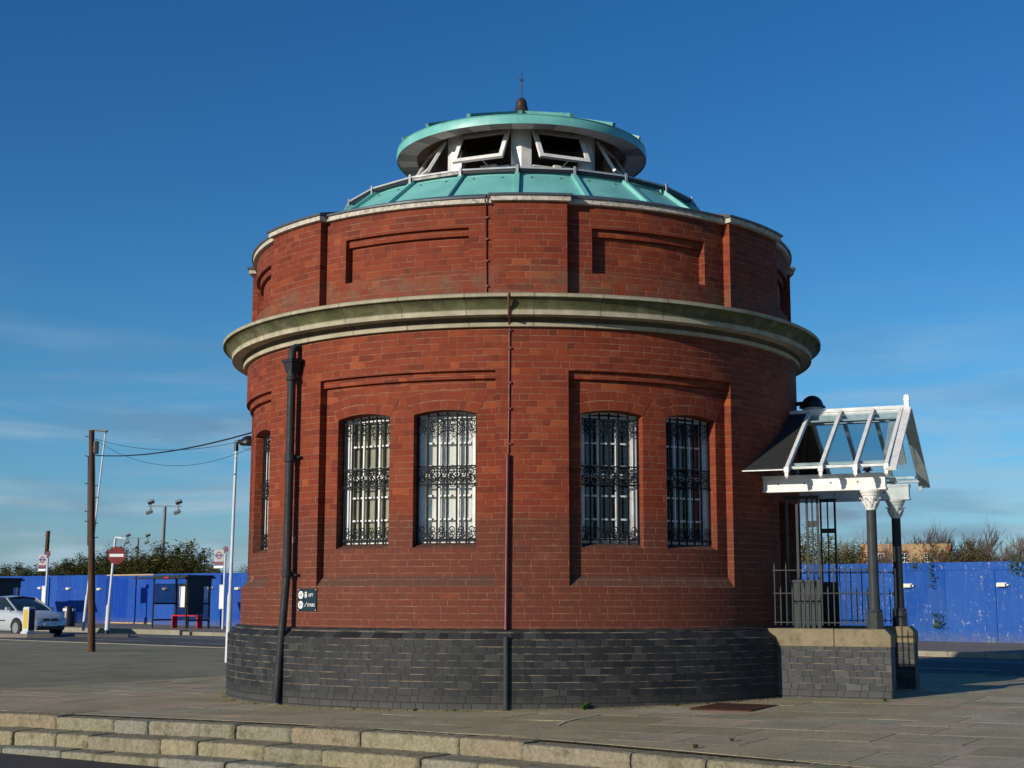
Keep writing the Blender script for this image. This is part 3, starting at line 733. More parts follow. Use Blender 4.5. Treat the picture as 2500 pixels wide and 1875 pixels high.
def scroll(b, x, z, s, flip=1, r=.0062, fl2=1):
    """one S-scroll ribbon, s high"""
    pts = []
    R0 = s * .27
    for k in range(13):                      # upper spiral
        a = 2.6 * pi * (1 - k / 12); q = R0 * (.25 + .75 * k / 12)
        pts.append(Vector((x + flip * q * sin(a), -.012, z + s * .23 * fl2 - fl2 * q * cos(a))))
    low = []
    for k in range(13):
        a = 2.4 * pi * k / 12; q = R0 * (1 - .75 * k / 12)
        low.append(Vector((x - flip * q * sin(a), -.012, z - s * .23 * fl2 + fl2 * q * cos(a))))
    b.tube(pts + low, r, 4, False, False)
def grille():
    b = MB(); hw = WW / 2 - .012; n = 6; st = 2 * hw / n
    for i in range(n + 1):
        x = -hw + i * st
        b.box((x, -.006, (1.80 + wtop(x) - .015) / 2), (.0195, .015, wtop(x) - .015 - 1.80))
    for z, h in ((3.272, .014), (2.725, .016), (2.515, .02), (1.885, .02), (1.806, .022)):
        b.box((0, -.014, z), (2 * hw + .02, .010 if h < .02 else .02, h))
    for i in range(n):
        x = -hw + (i + .5) * st; f = 1 if i % 2 else -1
        scroll(b, x, 3.19, .15, f); scroll(b, x, 2.62, .185, -f, fl2=1); scroll(b, x, 1.965, .155, f)
        for s_ in (-1, 1):
            b.tube([(x, -.012, 3.15), (x + s_ * .02, -.012, 3.105), (x + s_ * .045, -.012, 3.09)], .0042, 4, False, False)
            b.tube([(x, -.012, 2.62), (x + s_ * .03, -.012, 2.60), (x + s_ * .04, -.012, 2.57)], .0042, 4, False, False)
    return b
sash_me = gr_me = None
wins = []
for i, c in enumerate(winC):
    org = pol(RP - .158, c); dark = i >= 4
    if sash_me is None:
        o = sash().build('window', M['white'], rot); sash_me = o.data
        g_ = grille().build('grille', M['iron'], o); gr_me = g_.data
        b = MB(); b.box((0, .06, 2.56), (WW - .06, .004, 1.52)); p_ = b.build('pane', M['glass'], o); pn_me = p_.data
    else:
        o = bpy.data.objects.new('window', sash_me); COL.objects.link(o); o.parent = rot
        g_ = bpy.data.objects.new('grille', gr_me); COL.objects.link(g_); g_.parent = o
        p_ = bpy.data.objects.new('pane', pn_me); COL.objects.link(p_); p_.parent = o
    o.location = org; o.rotation_euler = (0, 0, rad(c)); g_.location = (0, -.03, 0)
    b = MB(); b.box((0, .10, 2.56), (WW + .35, .01, 1.80))
    b.build('blind' if not dark else 'back_panel', (M['blind_g'] if i in (0, 1, 2) else M['blind']) if not dark else M['dark'], o)
    a_ = arch_mesh().build('window_arch', M['brick'], rot); a_.rotation_euler = (0, 0, rad(c))
# plinth of blue engineering brick
b = MB(); b.lathe([(3.97, -.2), (3.97, .755), (3.962, .768), (3.885, .828), (3.875, .832), (3.872, .862), (3.80, .883)], 240, uvR=3.97)
b.build('plinth', M['blue'], rot, merge=True, sharp=20)
# cornice
cyma = [(4.025 + .118 * (1 - cos(pi / 2 * k / 6)) ** .8, 4.458 + .125 * sin(pi / 2 * k / 6) ** 1.3) for k in range(7)]
prof = [(3.80, 4.296), (3.862, 4.298), (3.870, 4.340), (3.855, 4.346), (3.850, 4.375), (3.885, 4.405), (3.990, 4.412), (4.014, 4.402), (4.022, 4.405), (4.024, 4.452)] + cyma + [(4.149, 4.588), (4.151, 4.625), (4.135, 4.634), (3.66, 4.715)]
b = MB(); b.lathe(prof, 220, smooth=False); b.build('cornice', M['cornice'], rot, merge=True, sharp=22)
# upper drum with pilasters and sunk panels
RU, RUP = 3.722, 3.826
pil = [(-5.15, 7.6), (-56.6, -40.4), (41.5, 59.0), (-105, -89), (88.8, 105), (145, 160), (-160, -145)]
upan = [(-35.3, -9.9), (12.45, 36.35), (-85.5, -61.5), (63, 84.5)]
ZU0, ZU1 = 4.69, 5.785
upl = [(ZU0, RU, ZU1, RU, True)]; upp = [(ZU0, RUP, ZU1, RUP, True)]
upn = [(ZU0, RU, 4.975, RU, True), (4.975, RU, 4.99, RU - .10, True), (4.99, RU - .10, 5.425, RU - .10, True), (5.425, RU - .05, 5.513, RU - .05, True), (5.513, RU, ZU1, RU, True)]
bl = sorted({-180., 180.} | {x for p in pil + upan for x in p}); cols = []
for a, c in zip(bl[:-1], bl[1:]):
    mid = (a + c) / 2; pr = upl
    if any(p0 < mid < p1 for p0, p1 in pil): pr = upp
    if any(p0 < mid < p1 for p0, p1 in upan): pr = upn
    k = max(1, int(round((c - a) / 1.1)))
    for i in range(k): cols.append((a + (c - a) * i / k, a + (c - a) * (i + 1) / k, pr))
wall_shell(cols, RU).build('upper_wall', M['brick'], rot, merge=True, sharp=25)
# coping and lead follow the breaks of the pilasters
def broken_ring(name, mat, prof_of, widen=0.):
    bl_ = sorted({-180., 180.} | {x + (-widen if k == 0 else widen) for p in pil for k, x in enumerate(p)}); b = MB(); prev = None
    edges = []
    rr = random.Random(4)
    for a, c in zip(bl_[:-1], bl_[1:]):
        mid = (a + c) / 2; out = any(p0 - widen < mid < p1 + widen for p0, p1 in pil); pr = prof_of(out); k = max(1, int(round((c - a) / 1.5)))
        rings = [[pol(r, a + (c - a) * i / k, z) for r, z in pr] for i in range(k + 1)]
        for A_, B_ in zip(rings[:-1], rings[1:]):
            for j in range(len(pr) - 1): b.add([A_[j], B_[j], B_[j + 1], A_[j + 1]], [(0, 1, 2, 3)])
        for R_ in (rings[0], rings[-1]): b.add(R_, [tuple(range(len(R_)))])
    return b.build(name, mat, rot, merge=True, sharp=30)
broken_ring('coping', M['coping'], lambda o: [(3.6, 5.783), (3.758 + .105 * o, 5.783), (3.776 + .105 * o, 5.787), (3.776 + .105 * o, 5.848), (3.5, 5.848)], .55)
broken_ring('lead_flashing', M['lead'], lambda o: [(3.6, 5.846), (3.798 + .105 * o, 5.844), (3.801 + .105 * o, 5.866), (3.78 + .105 * o, 5.876), (3.50, 5.975), (3.36, 5.98), (3.34, 5.86)], .9)
# green metal skirt roof with standing ribs
b = MB(); b.lathe([(3.42, 5.78), (2.52, 6.50), (2.50, 6.505), (2.485, 6.555), (2.42, 6.565)], 88, smooth=False)
roof = b.build('roof', M['verd'], rot, merge=True, sharp=14)
NR = 22; A0 = -1.6
for k in range(NR):
    th = A0 + 360 / NR * k; b = MB()
    b.bar(pol(3.40, th, 5.82), pol(2.48, th, 6.555), .055, .06, up=pol(1, th + 90)); b.build('roof_rib', M['verd'], roof)
for k in range(NR * 2):
    th = A0 + 180 / NR * (k + .5) * 1.0; b = MB(); b.sphere(pol(2.59, th, 6.448), .014, 6, 4); b.build('roof_fixing', M['lead'], roof)
# skylight above the skirt with an aluminium edge rail on brackets
b = MB()
pts = [pol(2.49, A0 + 360 / NR * k, 6.595) for k in range(NR)]; top = [pol(1.46, A0 + 360 / NR * k, 6.80) for k in range(NR)]
b.add(pts + top + [p - Vector((0, 0, .07)) for p in pts], [(k, (k + 1) % NR, NR + (k + 1) % NR, NR + k) for k in range(NR)] + [(2 * NR + k, 2 * NR + (k + 1) % NR, (k + 1) % NR, k) for k in range(NR)])
skl = b.build('skylight', M['skyl'], rot)
b = MB(); rp = [pol(2.56, A0 + 360 / NR * k, 6.588) for k in range(NR)]
for k in range(NR): b.bar(rp[k], rp[(k + 1) % NR], .024, .022)
b.build('edge_rail', M['alu'], skl)
b = MB()
for k in range(NR): b.bar(rp[k] + pol(-.02, A0 + 360 / NR * k, -.032), rp[(k + 1) % NR] + pol(-.02, A0 + 360 / NR * (k + 1), -.032), .04, .034)
b.build('edge_gasket', M['black'], skl)
for k in range(NR):
    th = A0 + 360 / NR * k; b = MB(); R_ = Matrix.Rotation(rad(th), 3, 'Z')
    b.box(pol(2.578, th, 6.563), (.032, .012, .115), R_); b.box(pol(2.55, th, 6.515), (.032, .07, .012), R_); b.build('bracket', M['alu'], skl)
# lantern: octagon of piers, sills and top-hung casements standing open
RL = 1.36; NL = 8; LZ0, LZ1 = 6.86, 7.545
lan = empty('lantern_tmp'); bpy.data.objects.remove(lan)
b = MB(); b.lathe([(1.20, 6.90), (.01, 6.92)], 24); lan = b.build('lantern', M['dark'], rot)
for k in range(NL):
    th = k * 45 - .5; b = MB()
    for s_ in (-1, 1):
        R_ = Matrix.Rotation(rad(th + s_ * 22.5), 3, 'Z'); v = pol(RL, th) 
        d = Vector((cos(rad(th + s_ * 22.5)), sin(rad(th + s_ * 22.5)), 0)) * s_
        p0 = v; p1 = v + d * .15; inn = pol(-.12, th + s_ * 22.5)
        q = [p0, p1, p1 + inn, p0 + inn]
        if s_ < 0: q = q[::-1]
        b.add([(x.x, x.y, z) for z in (LZ0, LZ1) for x in q], [(3, 2, 1, 0), (4, 5, 6, 7), (0, 1, 5, 4), (1, 2, 6, 5), (2, 3, 7, 6), (3, 0, 4, 7)])
    b.build('pier', M['white'], lan)
b = MB()
for k in range(NL):
    m_ = k * 45 + 22.5 - .5; ap = RL * cos(rad(22.5)); R_ = Matrix.Rotation(rad(m_), 3, 'Z')
    b.box(pol(ap - .05, m_, 6.93), (2 * RL * sin(rad(22.5)) - .32, .09, .10), R_)
    b.box(pol(ap - .02, m_, 7.0), (2 * RL * sin(rad(22.5)) - .33, .12, .022), R_)
b.build('lantern_sill', M['white_d'], lan)
b = MB(); b.lathe([(1.42, 6.79), (1.42, 6.88), (1.30, 6.885)], 8, a0=rad(-.5), a1=rad(359.5)); b.build('lantern_base', M['alu'], lan)
def casement_bm():
    w, h, t = .74, .52, .06; b = MB()
    for x in (-w / 2 + t / 2, w / 2 - t / 2): b.box((x, 0, -h / 2), (t, .04, h))
    b.box((0, 0, -t / 2), (w - 2 * t, .04, t)); b.box((0, 0, -h + t / 2), (w - 2 * t, .04, t)); return b
cme = gme = None
for k in range(NL):
    m_ = k * 45 + 22.5 - .5; ap = RL * cos(rad(22.5))
    if cme is None:
        o = casement_bm().build('casement', M['white'], lan); cme = o.data
        b = MB(); b.box((0, .005, -.26), (.63, .006, .41)); g_ = b.build('pane', M['glass_dark'], o); gme = g_.data
        b = MB(); b.box((.06, .24, -.42), (.24, .06, .045), Matrix.Rotation(rad(30), 3, 'X')); b.bar((.06, .02, -.51), (.06, .24, -.41), .010); s3 = b.build('window_opener', M['white'], o); sme = s3.data
    else:
        o = bpy.data.objects.new('casement', cme); COL.objects.link(o); o.parent = lan
        g_ = bpy.data.objects.new('pane', gme); COL.objects.link(g_); g_.parent = o
        s3 = bpy.data.objects.new('window_opener', sme); COL.objects.link(s3); s3.parent = o
    o.location = pol(ap + .03, m_, 7.495); o.rotation_euler = (Matrix.Rotation(rad(m_), 3, 'Z') @ Matrix.Rotation(rad(-30), 3, 'X')).to_euler()
b = MB(); b.lathe([(.02, 7.54), (1.54, 7.54)], 48); b.build('lantern_ceiling', M['tan'], lan)
# lantern roof: fascia, soffit, shallow cap, ridge rolls, bell and lightning spike
b = MB(); b.lathe([(1.775, 7.445), (1.80, 7.43), (1.805, 7.50), (1.79, 7.545), (1.80, 7.56)], 64); lr = b.build('lantern_roof', M['verd'], rot, merge=True, sharp=25)
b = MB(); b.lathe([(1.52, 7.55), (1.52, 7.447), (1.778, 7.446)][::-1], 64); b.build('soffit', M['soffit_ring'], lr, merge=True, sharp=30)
b = MB(); b.lathe([(1.80, 7.556), (1.78, 7.575), (.14, 8.15)], 16, a0=rad(-1), a1=rad(359)); b.build('roof_cap', M['verd_roof'], lr)
for k in range(16):
    b = MB(); th = k * 22.5 - 1; b.bar(pol(1.80, th, 7.585), pol(.2, th, 8.145), .05, .055, up=pol(1, th + 90)); b.build('roof_rib', M['verd_roof'], lr)
b = MB(); b.lathe([(.165, 8.12), (.168, 8.16), (.135, 8.185), (.10, 8.25), (.082, 8.32), (.078, 8.37), (.060, 8.405), (.03, 8.43), (.012, 8.435)], 24)
fin = b.build('finial', M['bronze'], rot, merge=True, sharp=50)
b = MB(); b.tube([(0, 0, 8.42), (0, 0, 8.70)], .0095, 8); b.sphere((0, 0, 8.70), .018, 8, 6); b.tube([(0, 0, 8.70), (0, 0, 8.89)], [.006, .0015], 6)
for k in range(5):
    a = k * 2 * pi / 5; b.tube([(0, 0, 8.69), (.03 * cos(a), .03 * sin(a), 8.71), (.035 * cos(a), .035 * sin(a), 8.755)], [.004, .004, .001], 4)
b.build('spike', M['black'], fin)
# inner floor / inner lining so nothing shows through
b = MB(); b.lathe([(3.25, -.1), (3.25, 5.7)][::-1], 60); b.lathe([(3.3, .03), (.01, .03)], 60); b.build('inner_lining', M['dark'], rot)

# downpipe with hopper head
b = MB()
pth = -46.0; ax = lambda z, r=3.92: pol(r, pth, z)
b.tube([ax(1.45, 3.92), ax(3.97)], .052, 16); b.lathe([(.056, 1.47), (.064, 1.48), (.064, 1.53), (.056, 1.54)], 16, c=ax(0)); b.lathe([(.054, 2.84), (.066, 2.85), (.066, 2.93), (.056, 2.94)], 16, c=ax(0))
b.lathe([(.056, 3.83), (.07, 3.845), (.07, 3.875), (.056, 3.89)], 16, c=ax(0))
b.tube([ax(.0, 4.03), ax(1.50, 3.92)], .047, 14)
M['pipe'] = paint('near_black_pipe_paint', (.028, .033, .036), .55, .25, 8, spec=.2)
dp = b.build('downpipe', M['pipe'], rot)
R_ = Matrix.Rotation(rad(pth), 3, 'Z'); b = MB()
hp = [(-.065, 3.955), (.065, 3.955), (.085, 4.06), (-.085, 4.06)]
for z0, z1, w0, w1 in ((3.93, 3.965, .06, .068), (3.965, 4.06, .072, .088), (4.06, 4.10, .104, .112)):
    vs = [R_ @ Vector((sx_ * w, sy_ * w * .8, 0)) + ax(z, 3.915) for z, w in ((z0, w0), (z1, w1)) for sx_, sy_ in ((-1, -1), (1, -1), (1, 1), (-1, 1))]
    b.add(vs, [(3, 2, 1, 0), (4, 5, 6, 7), (0, 1, 5, 4), (1, 2, 6, 5), (2, 3, 7, 6), (3, 0, 4, 7)])
b.build('hopper', M['pipe'], dp)
b = MB(); b.tube([ax(4.08, 3.92), ax(4.19, 3.92), ax(4.235, 3.905), ax(4.255, 3.87), ax(4.26, 3.80)], .048, 14); e_ = b.build('outlet_bend', M['pipe'], dp)
for z in (1.49, 2.90): b = MB(); b.box(pol(3.84, pth + .9, z), (.12, .05, .02), R_); b.build('pipe_bracket', M['pipe'], dp)
# lightning conductor strip and its guard tube; lower pipe at the plinth
b = MB()
cth = -2.5; b.tube([pol(3.822, cth + .05, 4.30), pol(3.822, cth, 3.4), pol(3.822, cth - .1, 2.84)], .010, 6)
b.tube([pol(4.153, cth + .1, 4.63), pol(4.158, cth + .1, 4.58), pol(4.05, cth + .1, 4.47), pol(4.03, cth + .1, 4.40), pol(3.90, cth + .1, 4.38), pol(3.84, cth, 4.30)], .015, 6)
b.tube([pol(3.737, -6.65, 4.70), pol(3.737, -6.75, 5.79), pol(3.808, -6.75, 5.80), pol(3.813, -6.75, 5.87)], .0095, 6)
for z in (4.80, 5.1, 5.36, 5.62): b.box(pol(3.742, -6.7, z), (.05, .015, .02), Matrix.Rotation(rad(-6.7), 3, 'Z'))
for z in (3.35, 3.65, 4.05, 4.26, 2.95): b.box(pol(3.828, cth, z), (.05, .02, .022), Matrix.Rotation(rad(cth), 3, 'Z'))
cs = b.build('lightning_conductor', M['copperstrip'], rot)
b = MB(); b.tube([pol(3.845, cth - .2, 2.83), pol(3.845, cth - .45, .93), pol(3.86, cth - .45, .87)], .0205, 10); b.build('conduit', M['pipered'], cs)
b = MB(); b.tube([pol(3.99, cth - .3, .80), pol(3.99, cth - .3, -.05)], .030, 12); b.build('guard_tube', M['grey_l'], cs)

# LIFT / STAIRS sign
sg_th = -41.95; sgn = empty('wall_sign', pol(3.818, sg_th, 1.195), rad(sg_th), label='small navy sign with white arrows reading LIFT and STAIRS, screwed to the brick', cat='sign')
def text_mesh(name, s, size, mat, parent, loc, rot_=(pi / 2, 0, 0), align='CENTER', sx_=1., ext=.0012):
    cu = bpy.data.curves.new(name, 'FONT'); cu.body = s; cu.size = size; cu.align_x = align; cu.align_y = 'CENTER'; cu.extrude = ext; cu.offset = size * .012
    ob = bpy.data.objects.new(name + '_tmp', cu); COL.objects.link(ob); dg = bpy.context.evaluated_depsgraph_get(); dg.update()
    me = bpy.data.meshes.new_from_object(ob.evaluated_get(dg)); bpy.data.objects.remove(ob); bpy.data.curves.remove(cu)
    me.materials.clear(); me.materials.append(mat); me.transform(Matrix.Diagonal((sx_, 1, 1, 1)))
    o = bpy.data.objects.new(name, me); COL.objects.link(o); o.parent = parent; o.location = loc; o.rotation_euler = rot_; return o
SGW, SGH = .335, .262
b = MB(); b.box((0, 0, 0), (SGW, .006, SGH)); b.build('sign_board', M['sign_navy'], sgn)
for sx_ in (-1, 1):
    for sz_ in (-1, 1): b = MB(); b.tube([(sx_ * (SGW / 2 - .012), -.003, sz_ * (SGH / 2 - .012)), (sx_ * (SGW / 2 - .012), -.006, sz_ * (SGH / 2 - .012))], .006, 8); b.build('screw', M['signwhite'], sgn)
def disc(b, x, z, r, y0=-.0032, y1=-.0048, n=28): b.tube([(x, y0, z), (x, y1, z)], r, n)
for z, d in ((.058, 1), (-.058, -1)):
    b = MB(); disc(b, -SGW * .345, z, .046); ci = b.build('arrow_disc', M['signwhite'], sgn)
    b = MB(); x0 = -SGW * .345; b.bar((x0 - d * .044, -.0056, z), (x0 + d * .018, -.0056, z), .007, .0015, up=(0, 1, 0))
    for s_ in (-1, 1): b.bar((x0 + d * .02, -.0056, z), (x0 + d * .0, -.0056, z + s_ * .026), .007, .0015, up=(0, 1, 0))
    b.build('arrow', M['sign_navy'], ci)
b = MB()
for x, s_ in ((-.035, .9), (-.012, .9), (-.023, 1.1)):
    b.tube([(x, -.0032, .078 + .010 * s_), (x, -.005, .078 + .010 * s_)], .0078, 12); b.box((x, -.004, .056), (.016 * s_, .002, .036 * s_)); b.box((x - .0045, -.004, .034), (.006, .002, .02)); b.box((x + .0045, -.004, .034), (.006, .002, .02))
b.build('people_symbol', M['signwhite'], sgn)
b = MB()
for k in range(4): b.box((-.048 + k * .012 + .004, -.004, -.078 + k * .013), (.013, .002, .005)); b.box((-.042 + k * .012 + .004, -.004, -.072 + k * .013), (.005, .002, .015))
b.build('stairs_symbol', M['signwhite'], sgn)
text_mesh('lettering', 'LIFT', .050, M['signwhite'], sgn, (.068, -.0045, .055), sx_=.95)
text_mesh('lettering', 'STAIRS', .050, M['signwhite'], sgn, (.075, -.0045, -.062), sx_=.88)

# ------------------------------------------------------------------ entrance side: wing walls, railings, gates, glazed canopy
ANG = 23.72; PR = -rad(ANG); S0 = 4.4
def ploc(s_, t_, z=0.): return Vector((s_ * cos(PR) - (-t_) * sin(PR), s_ * sin(PR) + (-t_) * cos(PR), z))
def pe(name, **k): return empty(name, ploc(S0, 0, 0), PR, **k)
L = lambda s_, t_, z: Vector((s_ - S0, -t_, z))
def wing(t0, t1, label):
    r = pe('wing_wall', label=label, cat='wall', group='low walls either side of the entrance')
    tc_, w = (t0 + t1) / 2, abs(t1 - t0)
    b = MB(); b.box(L((3.55 + 5.145) / 2, tc_, .27), (5.145 - 3.55, w, .78)); b.build('brickwork', M['blue_wing'], r)
    prof_ = lambda s0, s1, c0, c1: [(s0, .657), (s1, .657), (s1, .795), (s1 - c1, .866), (s0 + c0, .866), (s0, .795)]
    for s0, s1, c0, c1 in ((3.62, 4.495, 0, 0), (4.50, 5.155, 0, .065)):
        pr = prof_(s0, s1, c0, c1); b = MB(); h = w + .02
        vs = [L(s_, tc_ + h / 2, z) for s_, z in pr] + [L(s_, tc_ - h / 2, z) for s_, z in pr]; n = len(pr)
        b.add(vs, [tuple(range(n)), tuple(reversed(range(n, 2 * n)))] + [(i, n + i, n + (i + 1) % n, (i + 1) % n) for i in range(n)])
        b.build('coping', M['sand'], r, bevel=.012)
    return r
wing(1.10, .78, 'low dark blue brick wing wall with sandstone coping, its long side facing the camera')
wing(-.80, -1.12, 'low brick wing wall with sandstone coping on the far side of the entrance, mostly hidden')

def spear_bar(b, s_, t_, z0, z1, w=.012):
    b.box(L(s_, t_, (z0 + z1 - .07) / 2), (w, w, z1 - .07 - z0))
    c = L(s_, t_, z1 - .075); q = [c + Vector((x * .008, y * .008, 0)) for x, y in ((-1, -1), (1, -1), (1, 1), (-1, 1))]
    b.add(q + [c + Vector((0, 0, .08))], [(0, 1, 4), (1, 2, 4), (2, 3, 4), (3, 0, 4)])
def railing(t_, label, mat):
    r = pe('railing', label=label, cat='railing', group='spearhead railings on the wing walls')
    for z in (.935, 1.282, 1.558):
        b = MB(); b.box(L((3.70 + 4.90) / 2, t_, z), (1.20, .022, .012)); b.build('rail', mat, r)
    s_ = 3.768; k = 0
    while s_ < 4.88:
        b = MB(); tall = k % 2 == 0; spear_bar(b, s_, t_, .90, 1.655 if tall else 1.372); b.build('bar', mat, r); s_ += .0715; k += 1
    for z in (.935, 1.282, 1.558):
        b = MB(); b.sphere(L(4.895, t_, z), .028, 8, 6); b.build('clamp', mat, r)
railing(.95, 'grey spearhead railing between the building and the nearer canopy column', M['grey_l'])
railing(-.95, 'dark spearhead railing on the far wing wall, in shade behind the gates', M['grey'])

def gate(s0, s1, t_, ztop, zsheet, label, mat, bars, plate):
    r = pe('gate', label=label, cat='gate', group='tall barred gates at the entrance')
    b = MB(); b.box(L((s0 + s1) / 2, t_, (.10 + zsheet) / 2), (s1 - s0, .012, zsheet - .10)); b.build('sheet_panel', mat, r)
    for z in (.12, zsheet, 1.18): b = MB(); b.box(L((s0 + s1) / 2, t_ + .013, z), (s1 - s0, .018, .03)); b.build('gate_rail', mat, r)
    b = MB(); b.box(L((s0 + s1) / 2, t_, ztop), (s1 - s0, .03, .04)); b.build('gate_rail', mat, r)
    for s_, w in bars:
        b = MB(); b.box(L(s_, t_ + .012, (.1 + ztop) / 2), (w, .024, ztop - .1)); b.build('bar', mat, r)
    b = MB(); b.box(L(*plate[:2], plate[2]), (plate[3], .03, plate[4])); b.build('lock_plate', mat, r)
gate(3.85, 4.265, .62, 2.46, 1.43, 'grey painted gate leaf with tall bars above a sheet panel, folded back beside the doorway', M['grey_l'], ((3.865, .028), (3.995, .028), (4.12, .028), (4.185, .018), (4.25, .028)), (4.185, .62, 2.13, .11, .075))
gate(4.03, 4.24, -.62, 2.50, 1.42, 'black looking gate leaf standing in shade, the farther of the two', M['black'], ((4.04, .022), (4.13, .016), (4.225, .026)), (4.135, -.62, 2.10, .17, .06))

can = pe('entrance_canopy', label='white framed gabled glass canopy on two columns over the entrance', cat='canopy')
def column(t_):
    o = empty('tmp'); bpy.data.objects.remove(o)
    b = MB(); c = L(4.955, t_, 0)
    b.lathe([(.073, 1.085), (.068, 1.10), (.062, 1.30), (.0575, 2.30)], 24, c=c, smooth=True)
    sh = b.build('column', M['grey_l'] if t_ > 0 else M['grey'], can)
    b = MB(); b.lathe([(.098, .86), (.096, 1.05), (.080, 1.068)], 8, c=c, a0=rad(22.5), a1=rad(382.5)); b.lathe([(.070, 1.062), (.088, 1.066), (.092, 1.078), (.088, 1.090), (.070, 1.094)], 24, c=c)
    b.build('pedestal', M['grey_l'], sh)
    b = MB(); b.lathe([(.060, 2.262), (.066, 2.268), (.066, 2.275), (.062, 2.28), (.070, 2.33), (.082, 2.375), (.098, 2.415), (.100, 2.42), (.092, 2.425), (.105, 2.435), (.112, 2.446), (.106, 2.452), (.118, 2.466), (.128, 2.486), (.130, 2.502)], 24, c=c, smooth=False)
    for ring, z0, z1, r0, r1, off in ((0, 2.285, 2.36, .066, .098, 0), (1, 2.33, 2.41, .078, .122, .39)):
        for k in range(8):
            a = k * pi / 4 + off; e = Vector((cos(a), sin(a), 0)); f = Vector((-sin(a), cos(a), 0)); w = .024
            P_ = [c + e * r0 + f * w * .8 + Vector((0, 0, z0)), c + e * (r0 + .006) + Vector((0, 0, z0 - .004)), c + e * r0 - f * w * .8 + Vector((0, 0, z0)),
                  c + e * (r0 + .016) + f * w + Vector((0, 0, (z0 + z1) / 2)), c + e * (r0 + .026) + Vector((0, 0, (z0 + z1) / 2)), c + e * (r0 + .016) - f * w + Vector((0, 0, (z0 + z1) / 2)),
                  c + e * r1 + f * w * .5 + Vector((0, 0, z1)), c + e * (r1 + .008) + Vector((0, 0, z1 + .004)), c + e * r1 - f * w * .5 + Vector((0, 0, z1)), c + e * (r1 + .016) + Vector((0, 0, z1 - .022))]
            b.add(P_, [(0, 1, 4, 3), (1, 2, 5, 4), (3, 4, 7, 6), (4, 5, 8, 7), (6, 7, 9), (7, 8, 9)])
    b.build('capital', M['white'], sh)
column(.95); column(-.95)
for t_ in (.95, -.95):
    b = MB(); s0, s1 = 3.60, 5.14; sc_ = (s0 + s1) / 2; b.box(L(sc_, t_, 2.60), (s1 - s0, .13, .17))
    for z, h, w in ((2.693, .018, .17), (2.677, .012, .15), (2.511, .018, .17), (2.526, .010, .15)): b.box(L(sc_, t_, z), (s1 - s0 + .02, w, h))
    bm_ = b.build('beam', M['white'], can)
    b = MB()
    for s_ in (3.86, 4.18, 4.50, 4.82):
        for sg in (-1, 1):
            c = L(s_, t_ + sg * .066, 2.60)
            for dx, dz in ((.007, 0), (-.007, 0), (0, .007), (0, -.007)): b.tube([c + Vector((dx, 0, dz)) - Vector((0, -sg * .001, 0)), c + Vector((dx, 0, dz)) + Vector((0, -sg * .0025, 0))], .0062, 6)
    b.build('pierced_ornament', M['black'], bm_)
    for s_ in (4.93, 4.05):
        b = MB(); b.box(L(s_, t_, 2.745), (.11, .10, .012)); b.box(L(s_, t_, 2.72), (.05, .05, .05)); b.box(L(s_, t_, 2.775), (.075, .09, .05)); b.build('bearing_block', M['black'], can)
ZRG, ZEV, TE = 3.575, 2.80, 1.32            # ridge height, eave height, half width
def roofz(t_): return ZRG - (ZRG - ZEV) * abs(t_) / TE
b = MB(); b.box(L(4.52, 0, ZRG + .03), (1.48, .07, .045)); b.box(L(4.52, 0, ZRG - .04), (1.46, .045, .10)); b.build('ridge_beam', M['white_d'], can)
rafs = (4.06, 4.465, 4.87, 5.225)
